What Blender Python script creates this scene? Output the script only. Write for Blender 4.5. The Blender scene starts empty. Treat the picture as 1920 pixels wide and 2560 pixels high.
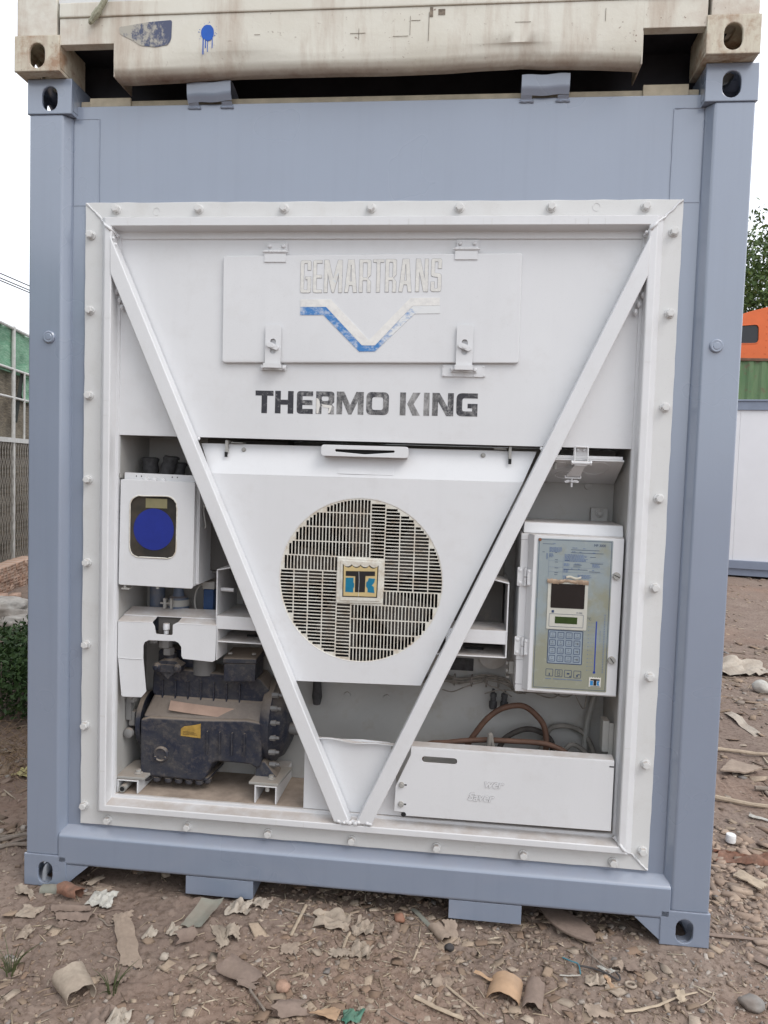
import bpy, bmesh, math, random
import numpy as np
from mathutils import Vector, Matrix, noise as mnoise

S = bpy.context.scene
COL = S.collection
RAD = math.radians

# ------------------------------------------------------------------ camera
cam_data = bpy.data.cameras.new('camera')
cam = bpy.data.objects.new('camera', cam_data)
COL.objects.link(cam)
cam_data.sensor_fit = 'VERTICAL'
cam_data.sensor_height = 36.0
cam_data.lens = 26.44
cam_data.clip_start = 0.05
cam_data.clip_end = 3000
def _cam_matrix():
    yaw, pitch, roll = 0.10501508, -0.05664671, 0.03159184
    right = Vector((math.cos(yaw), math.sin(yaw), 0))
    fwd = Vector((-math.sin(yaw)*math.cos(pitch), math.cos(yaw)*math.cos(pitch), math.sin(pitch)))
    up = right.cross(fwd)
    r = right*math.cos(roll) + up*math.sin(roll)
    u = -right*math.sin(roll) + up*math.cos(roll)
    m = Matrix((r, u, -fwd)).transposed().to_4x4()
    m.translation = Vector((0.34408, -2.54656, 1.57285))
    return m
cam.matrix_world = _cam_matrix()
S.camera = cam

# ------------------------------------------------------------------ sky, sun, exposure (thin bright overcast)
SUN_EL, SUN_AZ = RAD(50), RAD(128)       # azimuth clockwise from +Y: behind the camera, to its right
world = bpy.data.worlds.new('World')
S.world = world
world.use_nodes = True
wn, wl = world.node_tree.nodes, world.node_tree.links
wn.clear()
sky = wn.new('ShaderNodeTexSky')
sky.sky_type = 'NISHITA'
sky.sun_disc = False
sky.sun_elevation = SUN_EL
sky.sun_rotation = SUN_AZ
sky.air_density = 1.0
sky.dust_density = 4.0
sky.ozone_density = 1.0
veil = wn.new('ShaderNodeMix')            # the cloud veil: an even white mixed over the blue
veil.data_type = 'RGBA'
veil.inputs[0].default_value = 0.72
veil.inputs[7].default_value = (17.8, 18.3, 19.2, 1)
bg = wn.new('ShaderNodeBackground')
bg.inputs[1].default_value = 0.10
wo = wn.new('ShaderNodeOutputWorld')
wl.new(sky.outputs[0], veil.inputs[6])
wl.new(veil.outputs[2], bg.inputs[0])
wl.new(bg.outputs[0], wo.inputs[0])

sun_data = bpy.data.lights.new('sun', 'SUN')
sun_data.energy = 1.2
sun_data.angle = RAD(30)
sun_data.color = (1.0, 0.965, 0.92)
sun = bpy.data.objects.new('sun', sun_data)
COL.objects.link(sun)
_d = Vector((math.sin(SUN_AZ)*math.cos(SUN_EL), math.cos(SUN_AZ)*math.cos(SUN_EL), math.sin(SUN_EL)))
sun.rotation_euler = _d.to_track_quat('Z', 'Y').to_euler()
sun.location = _d*40

S.view_settings.view_transform = 'Standard'
S.view_settings.look = 'None'
S.view_settings.exposure = 0.0
S.view_settings.gamma = 1.0
S.view_settings.use_curve_mapping = False
S.render.engine = 'CYCLES'
S.cycles.max_bounces = 7
S.cycles.use_denoising = True

# ------------------------------------------------------------------ helpers: scene graph
def link(name, me, mat=None, parent=None):
    o = bpy.data.objects.new(name, me)
    COL.objects.link(o)
    if mat is not None:
        for m in (mat if isinstance(mat, (list, tuple)) else [mat]):
            me.materials.append(m)
    if parent is not None:
        o.parent = parent
        o.matrix_parent_inverse = world_inv(parent)
    return o

def world_inv(p):
    return world_of(p).inverted()

def world_of(o):
    m = Matrix.LocRotScale(o.location, o.rotation_euler, o.scale)
    if o.parent is not None:
        m = world_of(o.parent) @ o.matrix_parent_inverse @ m
    return m

def tag(o, label=None, cat=None, group=None, kind=None):
    if label: o['label'] = label
    if cat: o['category'] = cat
    if group: o['group'] = group
    if kind: o['kind'] = kind
    return o

def thing(name, loc, label, cat, group=None):
    o = bpy.data.objects.new(name, None)
    o.empty_display_size = 0.1
    COL.objects.link(o)
    o.location = loc
    return tag(o, label, cat, group)

def repeat(o, locs, label=None):
    """copies of one part (same parent, shared mesh) at other places"""
    out = []
    for l in locs:
        c = o.copy()
        COL.objects.link(c)
        c.location = l
        out.append(c)
    return out

# ------------------------------------------------------------------ helpers: meshes
class MB:
    def __init__(self):
        self.v, self.f = [], []
    def add(self, vs, fs):
        n = len(self.v)
        self.v += [tuple(p) for p in vs]
        self.f += [tuple(i+n for i in f) for f in fs]
        return self
    def box(self, x0, x1, y0, y1, z0, z1):
        v = [(x, y, z) for z in (z0, z1) for y in (y0, y1) for x in (x0, x1)]
        return self.add(v, [(0,2,3,1), (4,5,7,6), (0,1,5,4), (2,6,7,3), (0,4,6,2), (1,3,7,5)])
    def hexa(self, p):
        """eight corners: bottom four counter-clockwise from above, top four likewise"""
        return self.add(p, [(3,2,1,0), (4,5,6,7), (0,1,5,4), (1,2,6,5), (2,3,7,6), (3,0,4,7)])
    def prism(self, poly, a, b, plane='xz'):
        n = len(poly)
        def P(u, w, t):
            return {'xz': (u, t, w), 'xy': (u, w, t), 'yz': (t, u, w)}[plane]
        v = [P(u, w, a) for u, w in poly] + [P(u, w, b) for u, w in poly]
        f = [tuple(range(n))[::-1], tuple(range(n, 2*n))]
        f += [(i, (i+1) % n, n+(i+1) % n, n+i) for i in range(n)]
        return self.add(v, f)
    def lathe(self, prof, c=(0,0,0), axis='y', seg=20, cap=True):
        """prof: list of (radius, distance along the axis)"""
        v, f = [], []
        for r, t in prof:
            for k in range(seg):
                a = 2*math.pi*k/seg
                u, w = r*math.cos(a), r*math.sin(a)
                p = {'y': (u, t, w), 'z': (u, w, t), 'x': (t, u, w)}[axis]
                v.append((p[0]+c[0], p[1]+c[1], p[2]+c[2]))
        for j in range(len(prof)-1):
            for k in range(seg):
                a, b = j*seg+k, j*seg+(k+1) % seg
                f.append((a, b, b+seg, a+seg))
        if cap:
            f.append(tuple(range(seg))[::-1])
            f.append(tuple(range((len(prof)-1)*seg, len(prof)*seg)))
        return self.add(v, f)
    def cyl(self, p0, p1, r0, r1=None, seg=12):
        return self.tube([p0, p1], r0 if r1 is None else [r0, r1], seg)
    def tube(self, pts, r, seg=8):
        pts = [Vector(p) for p in pts]
        n = len(pts)
        rs = r if isinstance(r, (list, tuple)) else [r]*n
        v, f = [], []
        prev = None
        for i, p in enumerate(pts):
            t = (pts[min(i+1, n-1)] - pts[max(i-1, 0)])
            t = t.normalized() if t.length > 1e-9 else Vector((0, 0, 1))
            if prev is None:
                a = Vector((0, 0, 1)) if abs(t.z) < .9 else Vector((1, 0, 0))
                x = t.cross(a).normalized()
            else:
                x = (prev - t*prev.dot(t)).normalized()
            prev = x
            y = t.cross(x)
            for k in range(seg):
                a = 2*math.pi*k/seg
                v.append(p + (x*math.cos(a) + y*math.sin(a))*rs[i])
        for i in range(n-1):
            for k in range(seg):
                a, b = i*seg+k, i*seg+(k+1) % seg
                f.append((a, b, b+seg, a+seg))
        f.append(tuple(range(seg))[::-1])
        f.append(tuple(range((n-1)*seg, n*seg)))
        return self.add(v, f)
    def grid(self, fn, nu, nv, thick=0.0):
        """fn(u, v) -> point, u and v in 0..1; thick makes a closed sheet"""
        top = [Vector(fn(i/nu, j/nv)) for j in range(nv+1) for i in range(nu+1)]
        w = nu+1
        q = [(j*w+i, j*w+i+1, (j+1)*w+i+1, (j+1)*w+i) for j in range(nv) for i in range(nu)]
        if not thick:
            return self.add(top, q)
        nor = [Vector() for _ in top]
        for a, b, c, d in q:
            nn = (top[c]-top[a]).cross(top[d]-top[b])
            for k in (a, b, c, d):
                nor[k] += nn
        bot = [p - (nr.normalized() if nr.length > 1e-12 else Vector((0,0,1)))*thick for p, nr in zip(top, nor)]
        N = len(top)
        f = list(q) + [(d+N, c+N, b+N, a+N) for a, b, c, d in q]
        rim = [(j*w, ) for j in range(0)]
        edge = [i for i in range(w)] + [j*w+nu for j in range(1, nv+1)] + [nv*w+i for i in range(nu-1, -1, -1)] + [j*w for j in range(nv-1, 0, -1)]
        m = len(edge)
        f += [(edge[(k+1) % m], edge[k], edge[k]+N, edge[(k+1) % m]+N) for k in range(m)]
        return self.add(top+bot, f)
    def build(self, name, mat=None, parent=None, bevel=0.0, seg=2, angle=35, smooth=True):
        me = bpy.data.meshes.new(name)
        me.from_pydata([tuple(p) for p in self.v], [], self.f)
        finish(me, bevel, seg, angle, smooth)
        o = link(name, me, mat, parent)
        if bevel: even(o)
        return o

def finish(me, bevel=0.0, seg=2, angle=35, smooth=True, recalc=True):
    bm = bmesh.new()
    bm.from_mesh(me)
    if recalc:
        bmesh.ops.recalc_face_normals(bm, faces=bm.faces)
    if bevel:
        ed = [e for e in bm.edges if len(e.link_faces) == 2 and e.calc_face_angle(0) > RAD(28)]
        if ed:
            bmesh.ops.bevel(bm, geom=ed, offset=bevel, segments=seg, profile=0.5, affect='EDGES', clamp_overlap=True)
    bm.to_mesh(me)
    bm.free()
    if smooth:
        me.shade_smooth()
        me.set_sharp_from_angle(angle=RAD(angle))

def even(o):
    """big flat faces keep their own normal next to the rounded edges"""
    w = o.modifiers.new('face_weight', 'WEIGHTED_NORMAL')
    w.keep_sharp = True
    w.weight = 80
    return o

def _curve_mesh(cu):
    o = bpy.data.objects.new('tmp', cu)
    me = bpy.data.meshes.new_from_object(o)
    bpy.data.objects.remove(o)
    bpy.data.curves.remove(cu)
    return me

def plate_mesh(loops, y, t, bevel=0.0, grow=0.0):
    """flat plate standing in the XZ plane: loops[0] is the outline, the others holes; front face at y, back at y+t"""
    cu = bpy.data.curves.new('tmp', 'CURVE')
    cu.dimensions = '2D'
    cu.fill_mode = 'BOTH'
    cu.extrude = max(t/2-bevel, 1e-5)
    cu.bevel_depth = bevel
    cu.bevel_resolution = 1
    cu.offset = grow-bevel
    for lp in loops:
        sp = cu.splines.new('POLY')
        sp.points.add(len(lp)-1)
        for p, (x, z) in zip(sp.points, lp):
            p.co = (x, z, 0, 1)
        sp.use_cyclic_u = True
    me = _curve_mesh(cu)
    me.transform(Matrix.Translation((0, y+t/2, 0)) @ Matrix.Rotation(math.pi/2, 4, 'X'))
    return me

def plate(name, loops, y, t, mat, parent=None, bevel=0.0, lean=None):
    me = plate_mesh(loops, y, t, bevel)
    bm = bmesh.new(); bm.from_mesh(me)
    bmesh.ops.remove_doubles(bm, verts=bm.verts, dist=1e-6)
    bmesh.ops.recalc_face_normals(bm, faces=bm.faces)
    bm.to_mesh(me); bm.free()
    me.name = name
    me.materials.clear()
    me.shade_smooth(); me.set_sharp_from_angle(angle=RAD(50 if bevel else 25))
    o = link(name, me, mat, parent)
    if bevel: even(o)
    return o

def join_plates(name, plates, mat, parent=None, grow=0.0):
    """several flat pieces of print as one mesh; plates: list of (loops, y, t)"""
    bm = bmesh.new()
    for loops, y, t in plates:
        me = plate_mesh(loops, y, t, 0.0, grow)
        bm.from_mesh(me)
        bpy.data.meshes.remove(me)
    me = bpy.data.meshes.new(name)
    bmesh.ops.recalc_face_normals(bm, faces=bm.faces)
    bm.to_mesh(me); bm.free()
    return link(name, me, mat, parent)

def rect(x0, x1, z0, z1):
    return [(x0, z0), (x1, z0), (x1, z1), (x0, z1)]

def rnd(poly, r, n=4):
    """polygon with its corners rounded; r one radius or one per corner"""
    out = []
    N = len(poly)
    for i in range(N):
        p, a, b = Vector(poly[i]), Vector(poly[i-1]), Vector(poly[(i+1) % N])
        rr = r[i] if isinstance(r, (list, tuple)) else r
        da, db = (a-p), (b-p)
        rr = min(rr, da.length*.49, db.length*.49)
        if rr < 1e-6:
            out.append(tuple(p)); continue
        p0, p1 = p+da.normalized()*rr, p+db.normalized()*rr
        for k in range(n+1):
            t = k/n
            out.append(tuple((1-t)**2*p0 + 2*t*(1-t)*p + t*t*p1))
    return out

def circ(cx, cz, r, n=28, a0=0):
    return [(cx+r*math.cos(a0+2*math.pi*k/n), cz+r*math.sin(a0+2*math.pi*k/n)) for k in range(n)]

def slot(cx, cz, w, h, n=8):
    """obround: w wide, h high"""
    r = min(w, h)/2
    dx, dz = max(0, w/2-r), max(0, h/2-r)
    out = []
    for k in range(2*n+2):
        a = math.pi*k/(n) if False else None
    for cxs, czs, a0 in (((dx, dz, 0), (-dx, dz, 90), (-dx, -dz, 180), (dx, -dz, 270))):
        for k in range(n//2+1):
            a = RAD(a0 + 90*k/(n//2))
            p = (cx+cxs+r*math.cos(a), cz+czs+r*math.sin(a))
            if not out or (Vector(p)-Vector(out[-1])).length > 1e-6:
                out.append(p)
    if (Vector(out[0])-Vector(out[-1])).length < 1e-6: out.pop()
    return out

def text(name, body, size, x, y, z, mat, parent=None, t=0.0006, sx=1.0, shear=0.0, bold=0.0, align='LEFT'):
    cu = bpy.data.curves.new('tmp', 'FONT')
    cu.body = body
    cu.size = size
    cu.extrude = t/2
    cu.shear = shear
    cu.offset = bold
    cu.align_x = align
    me = _curve_mesh(cu)
    me.transform(Matrix.Translation((x, y+t/2, z)) @ Matrix.Rotation(math.pi/2, 4, 'X') @ Matrix.Scale(sx, 4, (1, 0, 0)))
    me.name = name
    me.materials.clear()
    return link(name, me, mat, parent)

def arc_path(pts, n=8):
    """Catmull-Rom through the points"""
    P = [Vector(p) for p in pts]
    P = [P[0]*2-P[1]] + P + [P[-1]*2-P[-2]]
    out = []
    for i in range(1, len(P)-2):
        for k in range(n):
            t = k/n
            a, b, c, d = P[i-1], P[i], P[i+1], P[i+2]
            out.append(.5*((2*b) + (c-a)*t + (2*a-5*b+4*c-d)*t*t + (3*b-a-3*c+d)*t**3))
    out.append(P[-2])
    return out

# ------------------------------------------------------------------ helpers: materials
class NT:
    def __init__(self, name):
        self.m = bpy.data.materials.new(name)
        self.m.use_nodes = True
        self.n, self.l = self.m.node_tree.nodes, self.m.node_tree.links
        self.n.clear()
        self.out = self.n.new('ShaderNodeOutputMaterial')
        self.b = self.n.new('ShaderNodeBsdfPrincipled')
        self.l.new(self.b.outputs[0], self.out.inputs[0])
        self.tc = self.n.new('ShaderNodeTexCoord')
    def set(self, sock, val):
        if isinstance(val, bpy.types.NodeSocket): self.l.new(val, sock)
        elif isinstance(val, tuple) and len(val) == 3 and sock.type == 'RGBA': sock.default_value = (*val, 1)
        else: sock.default_value = val
    def noise(self, scale, detail=4, rough=.55, vec=None, sc=None, dist=0.0):
        t = self.n.new('ShaderNodeTexNoise')
        t.inputs['Scale'].default_value = scale
        t.inputs['Detail'].default_value = detail
        t.inputs['Roughness'].default_value = rough
        t.inputs['Distortion'].default_value = dist
        v = vec or self.tc.outputs['Object']
        if sc:
            mp = self.n.new('ShaderNodeMapping')
            mp.inputs['Scale'].default_value = sc
            self.l.new(v, mp.inputs[0]); v = mp.outputs[0]
        self.l.new(v, t.inputs['Vector'])
        return t.outputs['Fac']
    def ramp(self, fac, stops):
        r = self.n.new('ShaderNodeValToRGB')
        while len(r.color_ramp.elements) < len(stops): r.color_ramp.elements.new(0.5)
        for e, (p, c) in zip(r.color_ramp.elements, stops):
            e.position = p
            e.color = (c, c, c, 1) if isinstance(c, (int, float)) else (*c, 1)
        self.l.new(fac, r.inputs[0])
        return r.outputs[0]
    def mix(self, fac, a, b, mode='MIX'):
        x = self.n.new('ShaderNodeMix')
        x.data_type = 'RGBA'; x.blend_type = mode
        self.set(x.inputs[0], fac); self.set(x.inputs[6], a); self.set(x.inputs[7], b)
        return x.outputs[2]
    def math(self, op, a, b=0.0, c=0.0):
        x = self.n.new('ShaderNodeMath'); x.operation = op
        self.set(x.inputs[0], a); self.set(x.inputs[1], b)
        if len(x.inputs) > 2: self.set(x.inputs[2], c)
        return x.outputs[0]
    def up(self, lo=.5, hi=.95):
        """1 on faces that look up (where dust settles)"""
        g = self.n.new('ShaderNodeNewGeometry')
        s = self.n.new('ShaderNodeSeparateXYZ')
        self.l.new(g.outputs['Normal'], s.inputs[0])
        r = self.n.new('ShaderNodeMapRange')
        self.l.new(s.outputs[2], r.inputs[0])
        r.inputs[1].default_value = lo; r.inputs[2].default_value = hi
        return r.outputs[0]
    def bump(self, h, strength=.2, dist=.002, prev=None):
        b = self.n.new('ShaderNodeBump')
        b.inputs['Strength'].default_value = strength
        b.inputs['Distance'].default_value = dist
        self.l.new(h, b.inputs['Height'])
        if prev is not None: self.l.new(prev, b.inputs['Normal'])
        return b.outputs[0]
    def done(self, col, rough=.5, metal=0.0, spec=.5, normal=None, **kw):
        self.set(self.b.inputs['Base Color'], col)
        self.set(self.b.inputs['Roughness'], rough)
        self.b.inputs['Metallic'].default_value = metal
        self.b.inputs['Specular IOR Level'].default_value = spec
        if normal is not None: self.l.new(normal, self.b.inputs['Normal'])
        for k, v in kw.items(): self.set(self.b.inputs[k.replace('_', ' ')], v)
        return self.m

DUST = (.33, .25, .19)
def paint(name, col, rough=.35, var=.08, dust=.0, dents=.12, grime=0.0, spec=.5, fleck=0.0, coat=0.0, streak=0.0):
    t = NT(name)
    n1 = t.noise(2.2, 5, .6)
    dark = tuple(c*(1-var) for c in col); lite = tuple(min(1, c*(1+var)) for c in col)
    c = t.mix(t.ramp(n1, [(.3, 0.0), (.7, 1.0)]), dark, lite)
    if streak:      # faint vertical runs and roller marks in the paint
        n5 = t.noise(1.0, 5, .6, sc=(26, 26, 1.1))
        c = t.mix(t.math('MULTIPLY', t.ramp(n5, [(.50, 0.0), (.68, 1.0)]), streak), c, tuple(v*.72 for v in col))
        n6 = t.noise(.9, 4, .6)
        c = t.mix(t.math('MULTIPLY', t.ramp(n6, [(.45, 0.0), (.7, 1.0)]), streak), c, tuple(min(1, v*1.22) for v in col))
    if grime:
        n2 = t.noise(9, 8, .7)
        c = t.mix(t.math('MULTIPLY', t.ramp(n2, [(.52, 0.0), (.75, 1.0)]), grime), c, (.30, .25, .19))
    if fleck:
        n4 = t.noise(260, 2, .5)
        c = t.mix(t.math('MULTIPLY', t.ramp(n4, [(.66, 0.0), (.72, 1.0)]), fleck), c, tuple(v*.55 for v in col))
    if dust:
        n3 = t.noise(14, 6, .65)
        c = t.mix(t.math('MULTIPLY', t.math('MULTIPLY', t.up(), t.ramp(n3, [(.25, .35), (.6, 1.0)])), dust), c, DUST)
    r = t.ramp(t.noise(2.5, 3), [(.2, max(0, rough-.04)), (.8, min(1, rough+.06))])
    nb = t.bump(t.noise(3.0, 1, .4), dents, .02)
    nb = t.bump(t.noise(240, 2, .5), .06, .001, nb)
    return t.done(c, r, spec=spec, normal=nb, Coat_Weight=coat, Coat_Roughness=.16)

def plain(name, col, rough=.6, metal=0.0, var=.12, scale=30, spec=.4):
    t = NT(name)
    n1 = t.noise(scale, 5, .6)
    c = t.mix(t.ramp(n1, [(.3, 0.0), (.7, 1.0)]), tuple(v*(1-var) for v in col), tuple(min(1, v*(1+var)) for v in col))
    return t.done(c, rough, metal=metal, spec=spec)

BLUE = paint('blue_grey_paint', (.234, .279, .364), .28, .03, dents=.08, dust=.2, spec=.7, coat=1.0, streak=.12, fleck=.12, grime=.04)
WHITE = paint('white_unit_paint', (.675, .688, .708), .36, .03, dust=.6, grime=.10, dents=.16, fleck=.18, streak=.05)
WHITE_FLANGE = paint('off_white_flange_paint', (.635, .645, .645), .45, .04, dust=.6, grime=.16, dents=.10, fleck=.3)
INNER = paint('shaded_cavity_paint', (.43, .43, .42), .6, .10, dust=.8, grime=.6, dents=.05)  # base darker than the outer white to deepen the recess shade, plus dust
INNER_DARK = paint('grimy_shade_paint', (.10, .095, .09), .7, .2, dust=.6, grime=.4)  # recess shade put into a near-black colour, with grime and dust
DUSTY_FLOOR = plain('dusty_pan', (.33, .265, .215), .9, var=.25, scale=16)
BLACK_VOID = plain('unlit_black', (.012, .012, .013), .8)  # flat black painting the darkness of holes, slots and the fan duct
METAL = paint('dusty_painted_fitting', (.34, .34, .325), .5, .1, dust=.6, grime=.3)
STUD = paint('dusty_grey_stud', (.19, .19, .19), .55, .15, dust=.5, grime=.4)
RUBBER = plain('black_rubber', (.02, .02, .02), .6, var=.3)
# ------------------------------------------------------------------ reefer container (front face at y = 0)
H = 2.888
L_BOX = 12.19
reefer = thing('reefer_container', (0, 0, 0), 'blue-grey refrigerated container standing on the dirt under a rusty cream container', 'shipping container')

def casting_mesh(name):
    """corner fitting, outer corner at x = 0 (body to +x), front at y = 0, bottom at z = 0"""
    W, D, Hc, t = .162, .178, .118, .012
    bm = bmesh.new()
    def addm(me, mx=None):
        if mx is not None: me.transform(mx)
        bm.from_mesh(me); bpy.data.meshes.remove(me)
    hole = [(.082 + (u-.0)*1, w) for u, w in slot(0, .052, .056, .082)]
    addm(plate_mesh([rect(0, W, 0, Hc), hole], 0, t, .003))
    # outer side
    hs = slot(.128, .052, .046, .074)
    me = plate_mesh([rect(t+.0006, D, 0.0002, Hc-.0002), hs], 0, t, .002)
    addm(me, Matrix(((0, 1, 0, 0.0004), (1, 0, 0, 0), (0, 0, 1, 0), (0, 0, 0, 1))))
    # top and bottom with their apertures
    for z0 in (0.0004, Hc-t-.0004):
        ho = slot(.085, .095, .058, .110)
        me = plate_mesh([rect(t+.0008, W-.001, t+.0008, D-.0006), ho], 0, t, .001)
        addm(me, Matrix(((1, 0, 0, 0), (0, 0, 1, 0), (0, 1, 0, z0), (0, 0, 0, 1))))
    # inner walls
    b2 = MB().box(W-.010, W, t+.001, D-.001, t+.001, Hc-t-.001).box(t+.001, W-.0105, D-.0105, D-.0008, t+.001, Hc-t-.001)
    me = bpy.data.meshes.new('t'); me.from_pydata(b2.v, [], b2.f); addm(me)
    bmesh.ops.recalc_face_normals(bm, faces=bm.faces)
    me = bpy.data.meshes.new(name); bm.to_mesh(me); bm.free()
    me.shade_smooth(); me.set_sharp_from_angle(angle=RAD(35))
    return me

def put_castings(parent, x0, x1, y0, y1, z0, z1, mat, rear=True):
    me = casting_mesh('corner_casting')
    me.materials.append(mat)
    mm = me.copy(); mm.transform(Matrix.Scale(-1, 4, (1, 0, 0))); mm.flip_normals(); mm.name = 'corner_casting'
    for (x, m_) in ((x0, me), (x1, mm)):
        for z in (z0, z1-.118):
            o = link('corner_casting', m_, None, parent); o.location = (x, y0, z)
            if rear:
                o = link('corner_casting', mm if m_ is me else me, None, parent)
                o.location = (x, y1, z); o.rotation_euler = (0, 0, math.pi)

put_castings(reefer, -1.219, 1.219, 0.0, L_BOX, 0.0, H, BLUE)

for s in (-1, 1):
    poly = [(s*1.2145, .005), (s*1.093, .005), (s*1.0705, .037), (s*1.0705, .13), (s*1.2145, .13)]
    MB().prism(poly, .1165, H-.1165, 'xy').build('corner_post', BLUE, reefer, bevel=.007, seg=3, angle=50)

# end wall plate with the opening for the cooling unit
plate('end_panel', [rect(-1.0712, 1.0712, .15, 2.8115), rect(-.955, .955, .29, 2.42)], .0425, .006, BLUE, reefer, bevel=.0015)
# weld-on plates at the top corners and the weld strip along the top edge
for s in (-1, 1):
    plate('corner_doubler', [[(s*1.068, 2.47), (s*.976, 2.47), (s*.976, 2.767), (s*1.068, 2.768)]], .0408, .003, BLUE, reefer, bevel=.0008)
b = MB()
random.seed(4)
for s in (-1, 1):
    b.tube([(s*(.9755+random.uniform(-.0006, .0006)), .0408, 2.48+k*.018) for k in range(17)], [.0012+random.uniform(0, .0012) for _ in range(17)], 5)
    b.tube([(s*(.976+.0095*k), .0408, 2.768+random.uniform(-.0006, .0006)) for k in range(11)], [.0014+random.uniform(0, .0012) for _ in range(11)], 5)
b.build('weld_bead', BLUE, reefer)
# pieces of the roof edge that show above the end wall
CREAM_TRIM = plain('beige_roof_trim', (.42, .37, .28), .7, var=.2, scale=18)
b = MB().box(-1.055, 1.055, .062, .078, 2.70, 2.838).box(-1.018, -.868, .052, .0615, 2.70, 2.845).box(.876, 1.02, .052, .0615, 2.70, 2.851)
b.build('roof_edge_trim', CREAM_TRIM, reefer, bevel=.002)

# bottom end rail, fork plates and gussets
prof = [(.041, .223), (.004, .198), (.0, .190), (.0, .094), (.006, .0865), (.09, .0865), (.09, .223)]
MB().prism(prof, -1.088, 1.088, 'yz').build('bottom_rail', BLUE, reefer, bevel=.006, seg=3, angle=60)
for x0, x1 in ((-.602, -.353), (.345, .595)):
    b = MB().box(x0, x1, .003, .009, .0205, .0862).box(x0+.001, x0+.006, .0095, .25, .021, .086).box(x1-.006, x1-.001, .0095, .25, .021, .086)
    b.build('fork_plate', BLUE, reefer, bevel=.0012)
for s in (-1, 1):
    MB().prism([(s*.972, .0862), (s*1.0575, .0862), (s*1.0575, .012)], .004, .012).build('gusset', BLUE, reefer, bevel=.001)
# round bosses on the posts
for s in (-1, 1):
    MB().lathe([(.0215, .006), (.0212, -.001), (.018, -.004), (.012, -.0035), (.0105, -.005), (.004, -.0052), (.0005, -.0052)], (s*1.135, 0, 2.003), 'y', 24).build('post_boss', BLUE, reefer)

# body behind: side walls, roof, underframe
b = MB()
for s in (-1, 1):
    n = 122
    pts = []
    for k in range(n):
        y = .131 + k*(L_BOX-.262)/(n-1)
        d = (0.0, 0.0, .03, .03)[k % 4]
        pts.append((y, s*(1.212-d)))
    v = [(x, y, z) for z in (.16, 2.78) for y, x in pts]
    f = [(k, k+1, n+k+1, n+k) for k in range(n-1)]
    b.add(v, f)
b.build('side_wall', BLUE, reefer)
MB().box(-1.2, 1.2, .08, L_BOX-.02, 2.78, 2.80).box(-1.19, 1.19, .12, L_BOX-.1, 2.80, 2.812).build('roof', BLUE, reefer)
b = MB()
for s in (-1, 1):
    b.box(min(s*1.21, s*1.15), max(s*1.21, s*1.15), .18, L_BOX-.18, .03, .16)
    b.box(min(s*1.214, s*1.15), max(s*1.214, s*1.15), .18, L_BOX-.18, 2.778, 2.87)
for k in range(28):
    y = .35+k*.42
    b.box(-1.14, 1.14, y, y+.05, .045, .155)
b.build('underframe', BLUE, reefer)
MB().box(-1.16, 1.16, .095, L_BOX-.1, .156, .19).build('floor', BLUE, reefer)

# bent lifting flaps on the top edge
def flap(x0, x1, tilt):
    b = MB()
    t = .005
    prof = [(.0405, 2.797), (.037, 2.806), (.030, 2.8135), (.018, 2.833), (.014, 2.8725), (.045, 2.877), (.10, 2.862), (.145, 2.822)]
    def side(a, c, p):
        for i in range(len(p)-1):
            (y0, z0), (y1, z1) = p[i], p[i+1]
            d = Vector((y1-y0, z1-z0)).normalized(); nx, nz = -d.y*t, d.x*t
            b.hexa([(a, y0-nx, z0-nz), (c, y0-nx, z0-nz), (c, y0, z0), (a, y0, z0), (a, y1-nx, z1-nz), (c, y1-nx, z1-nz), (c, y1, z1), (a, y1, z1)])
    w = .036
    side(x0, x0+w, prof[:3]); side(x1-w, x1, prof[:3])
    def fn(u, v):
        p = prof[2:]
        n = len(p)-1
        k = min(int(v*n), n-1); q = v*n-k
        y = p[k][0]*(1-q)+p[k+1][0]*q; z = p[k][1]*(1-q)+p[k+1][1]*q
        return (x0+(x1-x0)*u, y, z+tilt*(u-.5)+.002*math.sin(u*9+x0))
    b.grid(fn, 10, 20, t)
    # foot welds
    for a, c in ((x0-.004, x0+w+.006), (x1-w-.006, x1+.004)):
        b.tube([(a+(c-a)*k/6, .040, 2.799+.001*math.sin(k*2.1)) for k in range(7)], [.003+.0015*abs(math.sin(k*1.7)) for k in range(7)], 6)
    return b.build('roof_flap', BLUE, reefer, angle=40)
flap(-.651, -.497, .006)
flap(.482, .637, .003)

# ------------------------------------------------------------------ cooling unit bolted into the end wall
unit = thing('cooling_unit', (0, .034, .232), 'white refrigeration unit with V braces and fan grille, bolted into the container end', 'refrigeration unit')
def fl_outline(x0, x1, z0, z1, step=.05):
    """slightly ragged outline where paint and sealant end"""
    random.seed(11)
    pts = []
    def run(p, q):
        n = max(2, int((Vector(q)-Vector(p)).length/step))
        for k in range(n):
            t = k/n
            j = random.uniform(-.0012, .0012)
            dx, dz = q[0]-p[0], q[1]-p[1]
            pts.append((p[0]+dx*t + (j if dx == 0 else 0), p[1]+dz*t + (j if dz == 0 else 0)))
    run((x0, z0), (x1, z0)); run((x1, z0), (x1, z1)); run((x1, z1), (x0, z1)); run((x0, z1), (x0, z0))
    return pts
plate('flange', [fl_outline(-1.0205, 1.0175, .2325, 2.4785), rect(-.950, .950, .295, 2.416)], .034, .012, WHITE_FLANGE, unit, bevel=.0015)

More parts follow.
